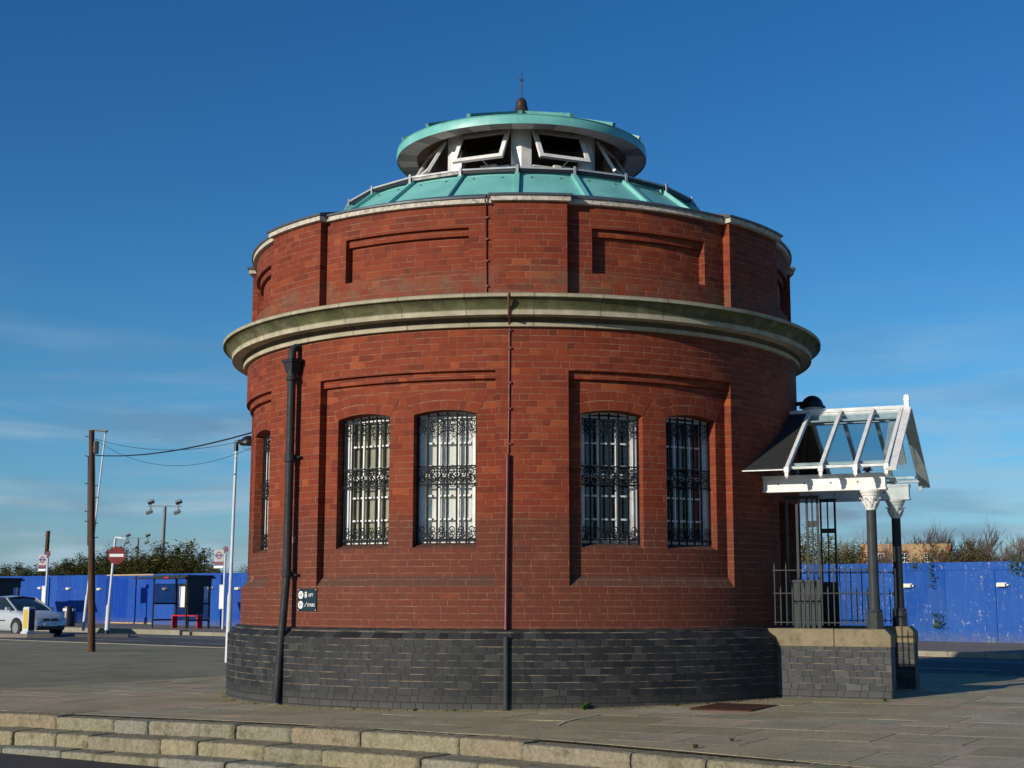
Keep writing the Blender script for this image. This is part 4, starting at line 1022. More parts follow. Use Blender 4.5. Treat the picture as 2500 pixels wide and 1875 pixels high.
for sg in (1, -1):
    for i, s_ in enumerate(rafs):
        up = Vector((0, 0, 1)); b = MB()
        b.bar(L(s_, sg * .03, ZRG), L(s_, sg * (TE + .09), roofz(TE + .09)), .042, .06, up=(1, 0, 0) if False else (0, 0, 1))
        e = L(s_, sg * (TE + .10), roofz(TE + .10)); b.box(e + Vector((0, 0, -.005)), (.055, .055, .062)); b.box(e + Vector((0, 0, -.060)), (.040, .040, .05))
        q = [e + Vector((x * .02, y * .02, -.085)) for x, y in ((-1, -1), (1, -1), (1, 1), (-1, 1))]
        b.add(q + [e + Vector((0, 0, -.115))], [(1, 0, 4), (2, 1, 4), (3, 2, 4), (0, 3, 4)])
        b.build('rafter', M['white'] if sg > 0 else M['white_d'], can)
    for t_, h, w in ((TE - .02, .075, .03), (.13, .12, .02), (TE - .10, .035, .03)):
        b = MB(); b.bar(L(3.95, sg * t_, roofz(t_) - .045), L(5.23, sg * t_, roofz(t_) - .045), h, w, up=(0, 0, 1)); b.build('purlin', M['white_d'], can)
    for a_, c_ in zip(rafs[:-1], rafs[1:]):
        b = MB(); n_ = 4
        b.add([L(a_ + .02, sg * .06, roofz(.06) + .012), L(c_ - .02, sg * .06, roofz(.06) + .012), L(c_ - .02, sg * (TE + .03), roofz(TE + .03) + .012), L(a_ + .02, sg * (TE + .03), roofz(TE + .03) + .012)], [(0, 1, 2, 3)])
        b.build('glass_pane', M['glass_roof'], can)
    # closed felted part against the wall
    b = MB(); sw = lambda t_: sqrt(3.80 ** 2 - t_ ** 2) - .04; ts = [0, .35, .7, 1.05, TE + .1]
    vs = [];
    for t_ in ts: vs += [L(sw(t_), sg * t_, roofz(t_) + .02), L(4.05, sg * t_, roofz(t_) + .02), L(sw(t_), sg * t_, roofz(t_) - .015), L(4.05, sg * t_, roofz(t_) - .015)]
    fs = []
    for i in range(len(ts) - 1): o_ = 4 * i; fs += [(o_, o_ + 1, o_ + 5, o_ + 4), (o_ + 2, o_ + 6, o_ + 7, o_ + 3), (o_ + 1, o_ + 3, o_ + 7, o_ + 5)]
    fs.append((4 * 4, 4 * 4 + 1, 4 * 4 + 3, 4 * 4 + 2)); b.add(vs, fs); b.build('felt_roof', M['slate'], can)
    b = MB(); b.bar(L(sw(TE + .1), sg * (TE + .115), roofz(TE + .1) - .003), L(4.04, sg * (TE + .115), roofz(TE + .1) - .003), .03, .012); b.build('eave_trim', M['white'], can)
    # barge board of the gable
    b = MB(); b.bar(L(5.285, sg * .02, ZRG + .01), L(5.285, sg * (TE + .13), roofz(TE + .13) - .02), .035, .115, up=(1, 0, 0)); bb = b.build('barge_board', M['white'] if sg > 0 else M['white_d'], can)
b = MB(); b.box(L(5.285, 0, 3.60), (.06, .06, .30)); b.box(L(5.285, 0, 3.70), (.075, .075, .02)); b.box(L(5.285, 0, 3.745), (.05, .05, .03)); b.box(L(5.285, 0, 3.49), (.05, .05, .12)); b.build('finial_post', M['white'], can)
b = MB(); b.bar(L(5.12, 0, ZRG - .1), L(5.12, -.62, 2.95), .05, .09, up=(1, 0, 0)); b.bar(L(5.12, 0, ZRG - .1), L(5.12, .62, 2.95), .05, .09, up=(1, 0, 0)); b.build('truss', M['white_d'], can)

# black domed lamp on the wall behind the canopy ridge
lp = pe('wall_lamp', label='black domed lamp fixed to the wall just behind the canopy ridge', cat='lamp')
b = MB(); c = L(3.975, -.6, 3.745); b.sphere(c, .15, 20, 8, (1, 1, 1.05), half=True); b.lathe([(.16, -.012), (.176, -.01), (.17, .012), (.15, .02)], 20, c=c); b.build('dome', M['black'], lp)
b = MB(); b.lathe([(.001, -.055), (.13, -.052), (.14, -.012)], 20, c=c); b.build('diffuser', M['soffit'], lp)
b = MB(); b.tube([L(3.975, -.6, 3.80), L(3.74, -.6, 3.80)], .03, 8); b.build('arm', M['black'], lp)

# cellar plate in the paving
pl = empty('access_cover', (2.30, -3.97, slope_z(2.26) + .008), rad(-28), label='rusty brown metal access cover set in the paving near the foot of the wall', cat='access cover')
b = MB(); b.box((0, 0, 0), (.64, .88, .012)); b.build('cover_plate', M['rust'], pl)
b = MB()
for s_ in (-1, 1): b.box((0, s_ * .455, -.002), (.70, .025, .014)); b.box((s_ * .335, 0, -.002), (.025, .88, .014))
b.build('cover_frame', M['rust'], pl)
# small weeds and chalk marks
def weed(name, loc, h, n, seed, label, mat, cat='weed'):
    rr = random.Random(seed); b = MB()
    for k in range(n):
        a = rr.random() * 2 * pi; l = h * rr.uniform(.5, 1); bend = rr.uniform(.3, .9) * l; e = Vector((cos(a), sin(a), 0)); f = Vector((-sin(a), cos(a), 0)) * rr.uniform(.004, .009)
        o_ = Vector((rr.uniform(-1, 1), rr.uniform(-1, 1), 0)) * h * .25
        p1 = o_ + e * bend * .4 + Vector((0, 0, l * .6)); p2 = o_ + e * bend + Vector((0, 0, l * rr.uniform(.5, 1)))
        b.add([o_ - f * .5, o_ + f * .5, p1 + f, p1 - f, p2], [(0, 1, 2, 3), (3, 2, 4)])
    o = b.build(name, mat); o.location = loc; return tag(o, label, cat, 'weeds in the paving joints')
def mat_leaf(name, c1, c2, c3):
    t = NT(name); g = t.n('ShaderNodeNewGeometry'); col = t.ramp(g.outputs['Random Per Island'], [(0, c1), (.5, c2), (1, c3)])
    p = t.n('ShaderNodeBsdfPrincipled'); t.l(col, p.inputs['Base Color']); p.inputs['Roughness'].default_value = .6; p.inputs['Specular IOR Level'].default_value = .25
    tl = t.n('ShaderNodeBsdfTranslucent'); t.l(col, tl.inputs[0]); m_ = t.n('ShaderNodeMixShader'); m_.inputs[0].default_value = .25
    t.l(p.outputs[0], m_.inputs[1]); t.l(tl.outputs[0], m_.inputs[2]); t.l(m_.outputs[0], t.out.inputs[0]); return t.m
M['weed'] = mat_leaf('bright_weed_leaf', (.05, .14, .015), (.08, .20, .02), (.10, .16, .03))
M['drygrass'] = mat_leaf('dry_moss_tuft', (.10, .10, .03), (.07, .09, .02), (.14, .12, .05))
p_ = pol(4.02, 9.4); weed('weed', (p_.x, p_.y, slope_z(p_.x)), .10, 60, 1, 'bright green leafy weed at the foot of the dark plinth', M['weed'])
for i, th in enumerate((-28.5, -17.5, -11, 25, 31, 38)):
    p_ = pol(4.0, th); weed('grass_tuft', (p_.x, p_.y, slope_z(p_.x) - .005), .04 + .015 * (i % 2), 16, 10 + i, ['thin grass tuft at the plinth foot close to the downpipe', 'thin grass tuft at the plinth foot left of the middle pipe', 'thin grass tuft at the plinth foot just left of the middle pipe', 'sparse tuft at the plinth foot right of the bright weed', 'sparse tuft in the joint near the rusty cover', 'sparse tuft between the rusty cover and the wing wall'][i], M['weed'] if i < 3 else M['drygrass'])
for i, (x, y) in enumerate(((-2.92, -6.02), (-3.45, -5.62), (1.35, -8.05), (1.72, -7.55), (4.1, -3.38))):
    z = (-.40 if i < 2 else slope_z(x))
    if i < 2: x -= .25; y -= .35
    weed('grass_tuft', (x, y, z), .05, 26, 30 + i, ['green tuft growing at the foot of the lowest stone step', 'smaller green tuft left along the foot of the lowest step', 'mossy tuft in a joint beside the top step edge', 'mossy tuft in a paving joint near the chalk arrow', 'low moss along the foot of the wing wall'][i], M['weed'] if i < 2 else M['drygrass'])
def chalk(pts, w, label):
    b = MB(); rr = random.Random(3)
    P_ = [Vector((x, y, slope_z(x) + .0085)) for x, y in pts]
    for a, c in zip(P_[:-1], P_[1:]):
        d = (c - a).normalized(); f = Vector((-d.y, d.x, 0)) * w / 2; b.add([a - f, c - f * rr.uniform(.6, 1.2), c + f, a + f * rr.uniform(.6, 1.2)], [(0, 1, 2, 3)])
    o = b.build('chalk_mark', M['line']); return tag(o, label, 'painted mark', 'white marks sprayed on the paving')
chalk([(.303, -5.87), (.404, -5.435), (.526, -5.173), (.738, -4.995)], .028, 'curved white line sprayed on the slabs near the middle of the plinth')
b_ = chalk([(.811, -7.036), (.869, -7.164), (1.12, -7.35)], .022, 'white arrow-like stroke sprayed on the slabs near the top step')
chalk([(1.727, -4.883), (1.82, -4.95), (1.897, -4.975), (2.044, -5.054)], .05, 'faint white smear on the slabs in front of the rusty cover')

# ------------------------------------------------------------------ far side of the road
def pxn(px, n):            # ground position seen in photo column px on the line n metres away (road direction)
    k = (px - 1250) / 3446 / 1.0145; Y = n / (.6422 * k + .7665); return Vector((CX + k * Y, CY + Y, 0))
UA = atan2(U.y, U.x)
HN = 41.3
def mat_hoard(name, c1, c2, peel, white=(.34, .36, .40)):
    t = NT(name); co = t.coord('Object'); a = t.noise(co, .7, 5, .6); st = t.noise(t.map(co, (9, 9, 2.0)), 1.6, 6, .7); sp = t.noise(t.map(co, loc=(4, 1, 2)), 9, 6, .75)
    col = t.mix(t.mr(a, .35, .65), c1, c2); col = t.mix(t.mr(t.noise(co, 7, 5, .7), .45, .8, 0, .4), col, tuple(x * .7 for x in c1))
    hx_ = t.n('ShaderNodeSeparateXYZ'); t.l(co, hx_.inputs[0]); sh = t.math('DIVIDE', hx_.outputs[0], 1.22); wsn = t.n('ShaderNodeTexWhiteNoise', noise_dimensions='1D'); t.l(t.math('FLOOR', sh), wsn.inputs['W'])
    col = t.mix(t.mr(wsn.outputs[0], .45, 1, 0, .35), col, (.035, .11, .36)); col = t.mix(t.mr(wsn.outputs[0], .45, 0, 0, .35), col, tuple(x * .62 for x in c1))
    sf = t.math('FRACT', sh); col = t.mix(t.mr(t.math('MINIMUM', sf, t.math('SUBTRACT', 1, sf)), .004, .012, .6, 0), col, (.004, .015, .07))
    col = t.mix(t.math('MULTIPLY', t.mr(hx_.outputs[2], .30, .0, 0, .7), t.mr(sp, .35, .6)), col, (.13, .13, .14))
    p_ = t.math('MULTIPLY', t.mr(t.math('MULTIPLY', t.math('ADD', sp, .35), t.math('ADD', st, .38)), peel, peel + .06), t.mr(t.noise(co, .9, 3), .42, .56))
    col = t.mix(t.mr(t.noise(t.map(co, (6, 6, .6), loc=(1, 1, 5)), 1.2, 5, .65), .50, .74, 0, .38), col, (.05, .12, .33)); col = t.mix(t.mr(t.noise(t.map(co, loc=(2, 7, 3)), .9, 5, .6), .5, .7, 0, .3), col, (.045, .11, .30)); col = t.mix(t.math('MULTIPLY', p_, t.mr(t.noise(co, 22, 3), .35, .6, .25, .9)), col, white)
    return t.pbr(col, .75, 0, None, .15)
M['hoard'] = mat_hoard('peeling_blue_hoarding_paint', (.010, .055, .34), (.008, .072, .34), .90)
M['hoard_r'] = mat_hoard('heavily_peeling_blue_paint', (.007, .066, .32), (.014, .080, .32), .85)
M['hoard_d'] = mat_hoard('fresh_blue_hoarding_paint', (.002, .042, .31), (.003, .048, .33), 1.3)
M['rawwood'] = paint('bare_timber_batten', (.45, .33, .20), .8, .35, 6)
hd = empty('hoarding', un(-20, HN), UA, label='long plain blue painted timber hoarding with peeling paint along the far pavement', cat='hoarding')
hx = lambda px: (pxn(px, HN) - un(-20, HN)).dot(U)
edges_px = [-140, 113, 262, 366, 590]
eds = [hx(p) for p in (-420, -140, 118, 258, 330, 372, 470, 560)] + [hx(560) + 4.4 * k for k in range(1, 20)]
for i, (a, c) in enumerate(zip(eds[:-1], eds[1:])):
    if a > hx(3000): break
    m_ = M['hoard_d'] if i in (3, 4) else (M['hoard'] if c < hx(900) else M['hoard_r'])
    top = 2.26 if i in (3, 4) else (2.33 if a < hx(900) else 2.30)
    b = MB(); b.box(((a + c) / 2, .012 * (i % 2), (top + ZP) / 2 + (.05 if i in (3, 4) else 0)), (c - a - .012, .05, top - ZP - (.10 if i in (3, 4) else 0))); b.build('panel', m_, hd)
    if i in (3, 4):
        for z in (top + .045, ZP + .05): b = MB(); b.box(((a + c) / 2, -.01, z), (c - a, .07, .07)); b.build('batten', M['rawwood'], hd)
b = MB(); b.box(((hx(900) + hx(2950)) / 2, -.03, 2.17), (hx(2950) - hx(900), .03, .22)); b.build('top_board', M['hoard_r'], hd)
for x in (hx(118), hx(330), hx(540)): b = MB(); b.box((x, -.05, 1.1), (.09, .08, 2.3)); b.build('post', M['hoard_d'], hd)
# bulkhead lamps on the hoarding
lamp0 = None
for px, y_, lab in ((94, 1438.5, 'small pale bulkhead lamp on the blue hoarding behind the left bus stop'), (163, 1440, 'small pale bulkhead lamp on the blue hoarding left of the timber pole'), (239, 1441, 'small pale bulkhead lamp on the blue hoarding just right of the timber pole'),
                    (400, 1440, 'small pale bulkhead lamp on the hoarding inside the right bus shelter'), (511, 1438, 'small pale bulkhead lamp on the hoarding right of the right bus shelter'), (578, 1439, 'small pale bulkhead lamp on the hoarding at the edge of the round building'),
                    (2220, 1430, 'pale bulkhead lamp on the hoarding next to the canopy columns'), (2451, 1427.5, 'pale bulkhead lamp on the hoarding near the right edge')):
    q = pxn(px, HN - .08); Y = (q - CAM0).y; z = CH - (y_ - 1461) * Y / 3446 / 1.02
    if lamp0 is None:
        lamp0 = empty('bulkhead_lamp', (0, 0, 0), UA, cat='lamp', group='bulkhead lamps along the hoarding')
        b = MB(); b.box((0, -.03, 0), (.27, .10, .11)); b.build('cover', M['bulkhead'], lamp0, bevel=.02)
        b = MB(); b.box((0, .03, 0), (.30, .03, .13)); b.box((.19, .0, 0), (.05, .05, .04)); b.build('base_plate', M['galv'], lamp0); o = lamp0
    else: o = copy_tree(lamp0)
    o.location = (q.x, q.y, z); o['label'] = lab
# ivy hanging on the hoarding
M['ivy'] = mat_leaf('ivy_leaf', (.012, .035, .010), (.02, .06, .015), (.04, .08, .02))
def ivy(px, zs, spread, n, seed, label):
    rr = random.Random(seed); b = MB(); q = pxn(px, HN - .10)
    for k in range(n):
        z = rr.uniform(*zs); x = rr.gauss(0, spread); p = Vector((x, -rr.random() * .12, z)); a = rr.random() * 6.28; s_ = rr.uniform(.02, .045)
        e = Vector((cos(a), rr.uniform(-.4, .4), sin(a))) * s_; f = Vector((-sin(a), rr.uniform(-.4, .4), cos(a))) * s_ * .7
        b.add([p - e, p - f, p + e, p + f], [(0, 1, 2, 3)])
    o = b.build('ivy', M['ivy']); o.location = (q.x, q.y, 0); o.rotation_euler = (0, 0, UA); tag(o, label, 'ivy', 'ivy on the hoarding')
ivy(2291, (.36, .78), .10, 60, 1, 'small green sprig of ivy low on the blue hoarding'); ivy(2282, (1.55, 2.45), .05, 45, 2, 'thin strand of ivy trailing down from the hoarding top'); ivy(2238, (2.1, 2.4), .10, 26, 4, 'tiny tuft of ivy at the hoarding top above the left bulkhead lamp'); ivy(2492, (1.9, 2.5), .14, 90, 3, 'dark clump of ivy on the hoarding top at the right edge')

# timber telegraph pole with step irons and box
tp = empty('telegraph_pole', (-10.565, 15.909, ZF), label='brown timber telegraph pole with step irons standing on the forecourt', cat='telegraph pole')
lean = Vector((-10.81 + 10.565, 0, 5.46)); pt = lambda z: lean * (z / 5.46)
b = MB(); b.tube([pt(-.02), pt(1.5), pt(3.5), pt(5.52)], [.096, .088, .076, .068], 16); b.build('shaft', M['wood_pole'], tp, bevel=0)
for i, z in enumerate((5.35, 5.02, 4.85, 4.1, 4.15, 3.8, 3.45, 3.15, 3.2, 2.8)):
    b = MB(); s_ = -1 if i % 2 == 0 else 1; b.tube([pt(z), pt(z) + Vector((s_ * .15, -.02, .01))], .011, 5); b.tube([pt(z) + Vector((s_ * .15, -.02, .01)), pt(z) + Vector((s_ * .155, -.02, .04))], .011, 5); b.build('step_iron', M['black'], tp)
b = MB(); b.box(pt(5.02) + Vector((.12, -.02, .06)), (.11, .12, .32)); b.build('terminal_box', M['black'], tp, bevel=.02)
b = MB(); b.tube([pt(5.02) + Vector((.09, -.07, 0)), pt(4.4) + Vector((.088, -.03, 0)), pt(3.0) + Vector((.092, -.03, 0))], .012, 5); b.tube([pt(4.85) + Vector((-.075, -.05, 0)), pt(4.3) + Vector((-.084, -.03, 0)), pt(2.6) + Vector((-.090, -.03, 0))], .012, 5); b.build('cable_run', M['black'], tp)
# overhead wires from the pole towards the building and beyond
def wire(name, a, c, sag, r, label, n=28):
    a, c = Vector(a), Vector(c); pts = [a.lerp(c, k / n) - Vector((0, 0, sag * 4 * (k / n) * (1 - k / n))) for k in range(n + 1)]; b = MB(); b.tube(pts, r, 5); o = b.build(name, M['black']); return tag(o, label, 'cable', 'overhead cables')
TPW = Vector((-10.565, 15.909, ZF))
wire('overhead_cable', TPW + pt(4.88) + Vector((.1, 0, 0)), (-3.2, 1.9, 4.05), .22, .015, 'thick black cable running from the timber pole to the round building')
wire('overhead_cable', TPW + pt(5.30) + Vector((.1, 0, 0)), (-4.9, 10., 4.80), .38, .006, 'thin upper wire from the timber pole passing behind the round building')
wire('overhead_cable', TPW + pt(5.28) + Vector((.1, 0, 0)), (-5.3, 9., 4.33), .55, .005, 'thin lowest sagging wire from the timber pole passing behind the lamp post')

# street lamps
def lamp_post(name, base, top, r0, r1, zc, mat, label, head):
    r = empty(name, base, label=label, cat='street lamp', group='street lamps'); v = Vector(top) - Vector(base); d = v.normalized()
    b = MB(); k = zc / v.length; b.tube([Vector((0, 0, -.02)), v * k * .93, v * k, v], [r0, r0, r1, r1 * .8], 14); b.build('post', mat, r)
    head(r, v); return r
def head_globe(r, v):
    b = MB(); b.tube([v - Vector((0, 0, .10)), v + Vector((0, 0, .09)), v + Vector((.05, 0, .10)), v + Vector((.18, 0, .10))], .045, 10); b.build('bracket', M['black'], r)
    b = MB(); b.sphere(v + Vector((.27, 0, .055)), .20, 20, 8, (1, 1, .85), half=True); b.lathe([(.20, -.03), (.21, .0)], 20, c=v + Vector((.27, 0, .055))); b.build('hood', M['black'], r)
    b = MB(); b.sphere(v + Vector((.27, 0, .05)), .155, 20, 10, (1, 1, .95)); b.build('bowl', M['glass'], r)
lamp_post('street_lamp', (-6.036, 10.106, ZF), (-5.985, 10.106, 4.40), .056, .037, 1.45, M['postwhite'], 'tall pale street lamp with black hooded head at the left edge of the round building', head_globe)
b = MB()
def head_flat(r, v):
    b = MB(); b.tube([v, v + Vector((.06, 0, .12))], .035, 8); b.box(v + Vector((-.22, .0, .14)), (.62, .2, .07), Matrix.Rotation(rad(4), 3, 'Y')); b.build('lamp_head', M['mast'], r, bevel=.02)
lamp_post('street_lamp', (-16.95, 36.483, ZP), (-16.43, 36.483, 7.70), .060, .036, 1.4, M['postwhite'], 'tall leaning white street lamp directly behind the timber pole', head_flat)
# no entry sign on a leaning post with a lamp
ne = empty('no_entry_sign', (-14.54, 31.25, -.03), label='round red no entry sign with white bar on a leaning white post', cat='road sign')
b = MB(); b.tube([(0, 0, -.02), (.03, 0, .95)], .085, 12); b.tube([(.03, 0, .95), (.035, 0, 1.02), (.16, 0, 3.33)], [.085, .045, .045], 12); b.build('post', M['postwhite'], ne)
b = MB(); b.tube([(0, 0, -.02), (.002, 0, .10)], .088, 12); b.build('post_foot', M['black'], ne)
b = MB(); disc(b, 0, 0, .315, 0, -.012, 36); d_ = b.build('sign_disc', M['redsign'], ne); d_.location = (.258, -.09, 2.74)
b = MB(); b.box((0, -.014, 0), (.50, .004, .105)); b.build('white_bar', M['signwhite'], d_)
b = MB(); disc(b, 0, 0, .30, .012, .0, 24); b.build('sign_back', M['galv'], d_)
b = MB(); b.tube([(.155, 0, 3.30), (.17, 0, 3.38), (.36, -.02, 3.37)], .035, 8); b.build('lamp_arm', M['postwhite'], ne)
b = MB(); b.box((.46, -.02, 3.345), (.24, .13, .075), Matrix.Rotation(rad(6), 3, 'Y')); b.build('lamp_head', M['galv'], ne, bevel=.015)
sheet('sign_island', [Vector((-15.5, 30.7, 0)), Vector((-13.6, 30.6, 0)), Vector((-13.9, 31.9, 0)), Vector((-15.0, 32.0, 0))], ZR + .11, M['road'], 'small dark kerbed island round the foot of the no entry sign', .12)
b = MB(); q = pxn(336, 33.05); b.box((q.x, q.y, ZR + .06), (.34, .06, .12), Matrix.Rotation(UA, 3, 'Z')); tag(b.build('kerb_drain', M['black']), 'dark drain opening in the far kerb below the middle of the hoarding', 'drain')
# traffic island with keep left bollard
sheet('traffic_island', [Vector((-21.5, 31.6, 0)), Vector((-17.0, 30.15, 0)), Vector((-16.2, 30.5, 0)), Vector((-16.4, 31.3, 0)), Vector((-21.5, 33.2, 0))], ZR + .12, M['farpave'], 'low kerbed traffic island under the yellow bollard', .13)
bo = empty('traffic_bollard', (-17.17, 30.75, ZR + .12), rad(-38), label='white traffic bollard with a yellow front panel in front of the silver car', cat='bollard')
b = MB(); b.prism([(-.2, -.18), (.2, -.18), (.2, .18), (-.2, .18)], .08); b.build('base', M['postwhite'], bo, bevel=.01)
b = MB(); b.box((0, 0, .49), (.36, .27, .84)); b.box((0, 0, .92), (.34, .25, .03)); b.build('shell', M['postwhite'], bo, bevel=.02)
b = MB(); b.box((0, -.14, .51), (.25, .006, .66)); b.build('front_panel', M['yellow'], bo)
b = MB(); b.box((.183, 0, .49), (.006, .22, .74)); b.build('side_panel', M['black'], bo)

# litter bin
lb = empty('litter_bin', (-19.77, 45.6 - 1.9, ZP), UA, label='black litter bin standing in front of the hoarding left of the timber pole', cat='bin')
b = MB(); b.lathe([(.27, 0), (.28, .05), (.28, .62), (.27, .64), (.27, .80), (.26, .86), (.05, .93), (.001, .94)], 16); b.build('body', M['black'], lb, merge=True, sharp=30)
for k in range(4):
    a = k * pi / 2 + .3; b = MB(); b.box((.272 * sin(a), -.272 * cos(a), .73), (.2, .01, .12), Matrix.Rotation(a, 3, 'Z')); b.build('opening', M['galv'], lb)

# bus shelters
def shelter(px, label):
    q = pxn(px, 36.35); r = empty('bus_shelter', (q.x, q.y, ZP), UA, label=label, cat='bus shelter', group='bus shelters on the far pavement')
    Lh, D, H = 2.25, 1.15, 2.05
    for x in (0, Lh):
        b = MB(); b.box((x, 0, H / 2), (.045, .045, H)); b.build('post', M['grey'], r)
    for x in (0, .85, Lh):
        b = MB(); b.box((x, D, H / 2), (.085, .06, H)); b.build('post', M['black'], r)
    b = MB()
    for x in (0, Lh):
        for z in (.34, 1.02): b.box((x, D / 2, z), (.04, D, .07))
    for z in (.34, 1.02): b.box((Lh / 2, D, z), (Lh, .035, .05))
    b.build('frame_rail', M['black'], r)
    b = MB(); b.box((Lh * .5 - .45, D / 2 - .05, H + .03), (Lh + 1.3, D + .45, .07)); b.box((Lh * .5 + .1, D / 2, H + .10), (Lh + .1, D + .2, .08)); b.build('roof', M['grey'], r)
    b = MB(); b.box((Lh + .02, D / 2, H - .14), (.10, D + .1, .36)); b.build('fascia', M['black'], r)
    b = MB(); b.box((Lh * .55, -.29, H + .035), (.30, .02, .065)); b.build('roundel_strip', M['redpaint'], r)
    b = MB(); b.box((Lh / 2, D, 1.45), (Lh - .1, .01, .80)); b.box((Lh / 2, D, .68), (Lh - .1, .01, .62)); b.build('back_glass', M['glass_shel'], r)
    b = MB(); b.box((0, D / 2, 1.45), (.01, D - .1, .80)); b.build('end_glass', M['glass_shel'], r)
    b = MB(); b.box((Lh, D * .40, 1.22), (.07, D * .66, 1.30)); ps = b.build('poster_case', M['black'], r)
    b = MB(); b.box((Lh - .042, D * .40, 1.27), (.012, .62, 1.02)); b.build('poster', M['paper'], ps)
    b = MB(); b.box((Lh - .30, .02, 1.33), (.44, .04, 1.02)); tt = b.build('timetable_case', M['black'], r)
    b = MB(); b.box((Lh - .30, -.005, 1.30), (.36, .012, .84)); b.build('timetable', M['paper'], tt)
    b = MB(); b.box((Lh * .52, D - .28, .52), (1.75, .30, .05)); bn = b.build('bench', M['redpaint'], r)
    for x in (Lh * .52 - .84, Lh * .52 + .84): b = MB(); b.box((x, D - .28, .25), (.06, .26, .50)); b.build('bench_leg', M['redpaint'], bn)
    return r
shelter(373, 'dark framed bus shelter with a red bench against the blue hoarding, the fully visible one')
shelter(-72, 'dark framed bus shelter partly cut off by the left edge behind the silver car')
def bus_stop(px, n, label):
    q = pxn(px, n); r = empty('bus_stop', (q.x, q.y, ZP), UA + .25, label=label, cat='bus stop', group='bus stop poles with flags')
    b = MB(); b.tube([(0, 0, 0), (.02, 0, 3.05)], .048, 10); b.build('pole', M['postwhite'], r)
    b = MB(); b.box((-.28, 0, 2.83), (.48, .05, .74)); fl = b.build('flag', M['dimwhite'], r)
    b = MB(); b.box((-.28, -.028, 2.68), (.46, .006, .10)); b.build('flag_band', M['redsign'], fl)
    b = MB(); b.box((-.28, -.028, 2.60), (.46, .006, .07)); b.build('route_band', M['bluebar'], fl)
    b = MB(); b.box((-.28, -.028, 2.51), (.46, .006, .10)); b.build('lower_panel', M['galv'], fl)
    b = MB(); c = Vector((-.28, -.029, 2.98)); n_ = 28; vs = []
    for k in range(n_): a = 2 * pi * k / n_; vs += [c + Vector((.10 * cos(a), 0, .10 * sin(a))), c + Vector((.155 * cos(a), 0, .155 * sin(a)))]
    b.add(vs, [(2 * k, 2 * ((k + 1) % n_), 2 * ((k + 1) % n_) + 1, 2 * k + 1) for k in range(n_)]); b.build('roundel_ring', M['redsign'], fl)
    b = MB(); b.box((-.28, -.033, 2.98), (.40, .006, .075)); b.build('roundel_bar', M['bluebar'], fl)
    b = MB(); disc(b, .02, 3.22, .13, .02, -.02, 20); tp_ = b.build('top_disc', M['redsign'], r)
    b = MB(); disc(b, .02, 3.22, .075, -.021, -.026, 20); b.build('disc_symbol', M['bluebar'], tp_)
    b = MB(); b.box((-.03, -.07, 1.30), (.24, .06, .98)); tt = b.build('timetable_case', M['postwhite'], r)
    b = MB(); b.box((-.03, -.104, 1.28), (.19, .006, .86)); b.build('timetable', M['paper'], tt)
    return r
bus_stop(544.5, 37.0, 'bus stop pole with flag beside the right shelter, next to the round building')
bus_stop(108.5, 36.3, 'bus stop pole with flag beside the left shelter, above the silver car')

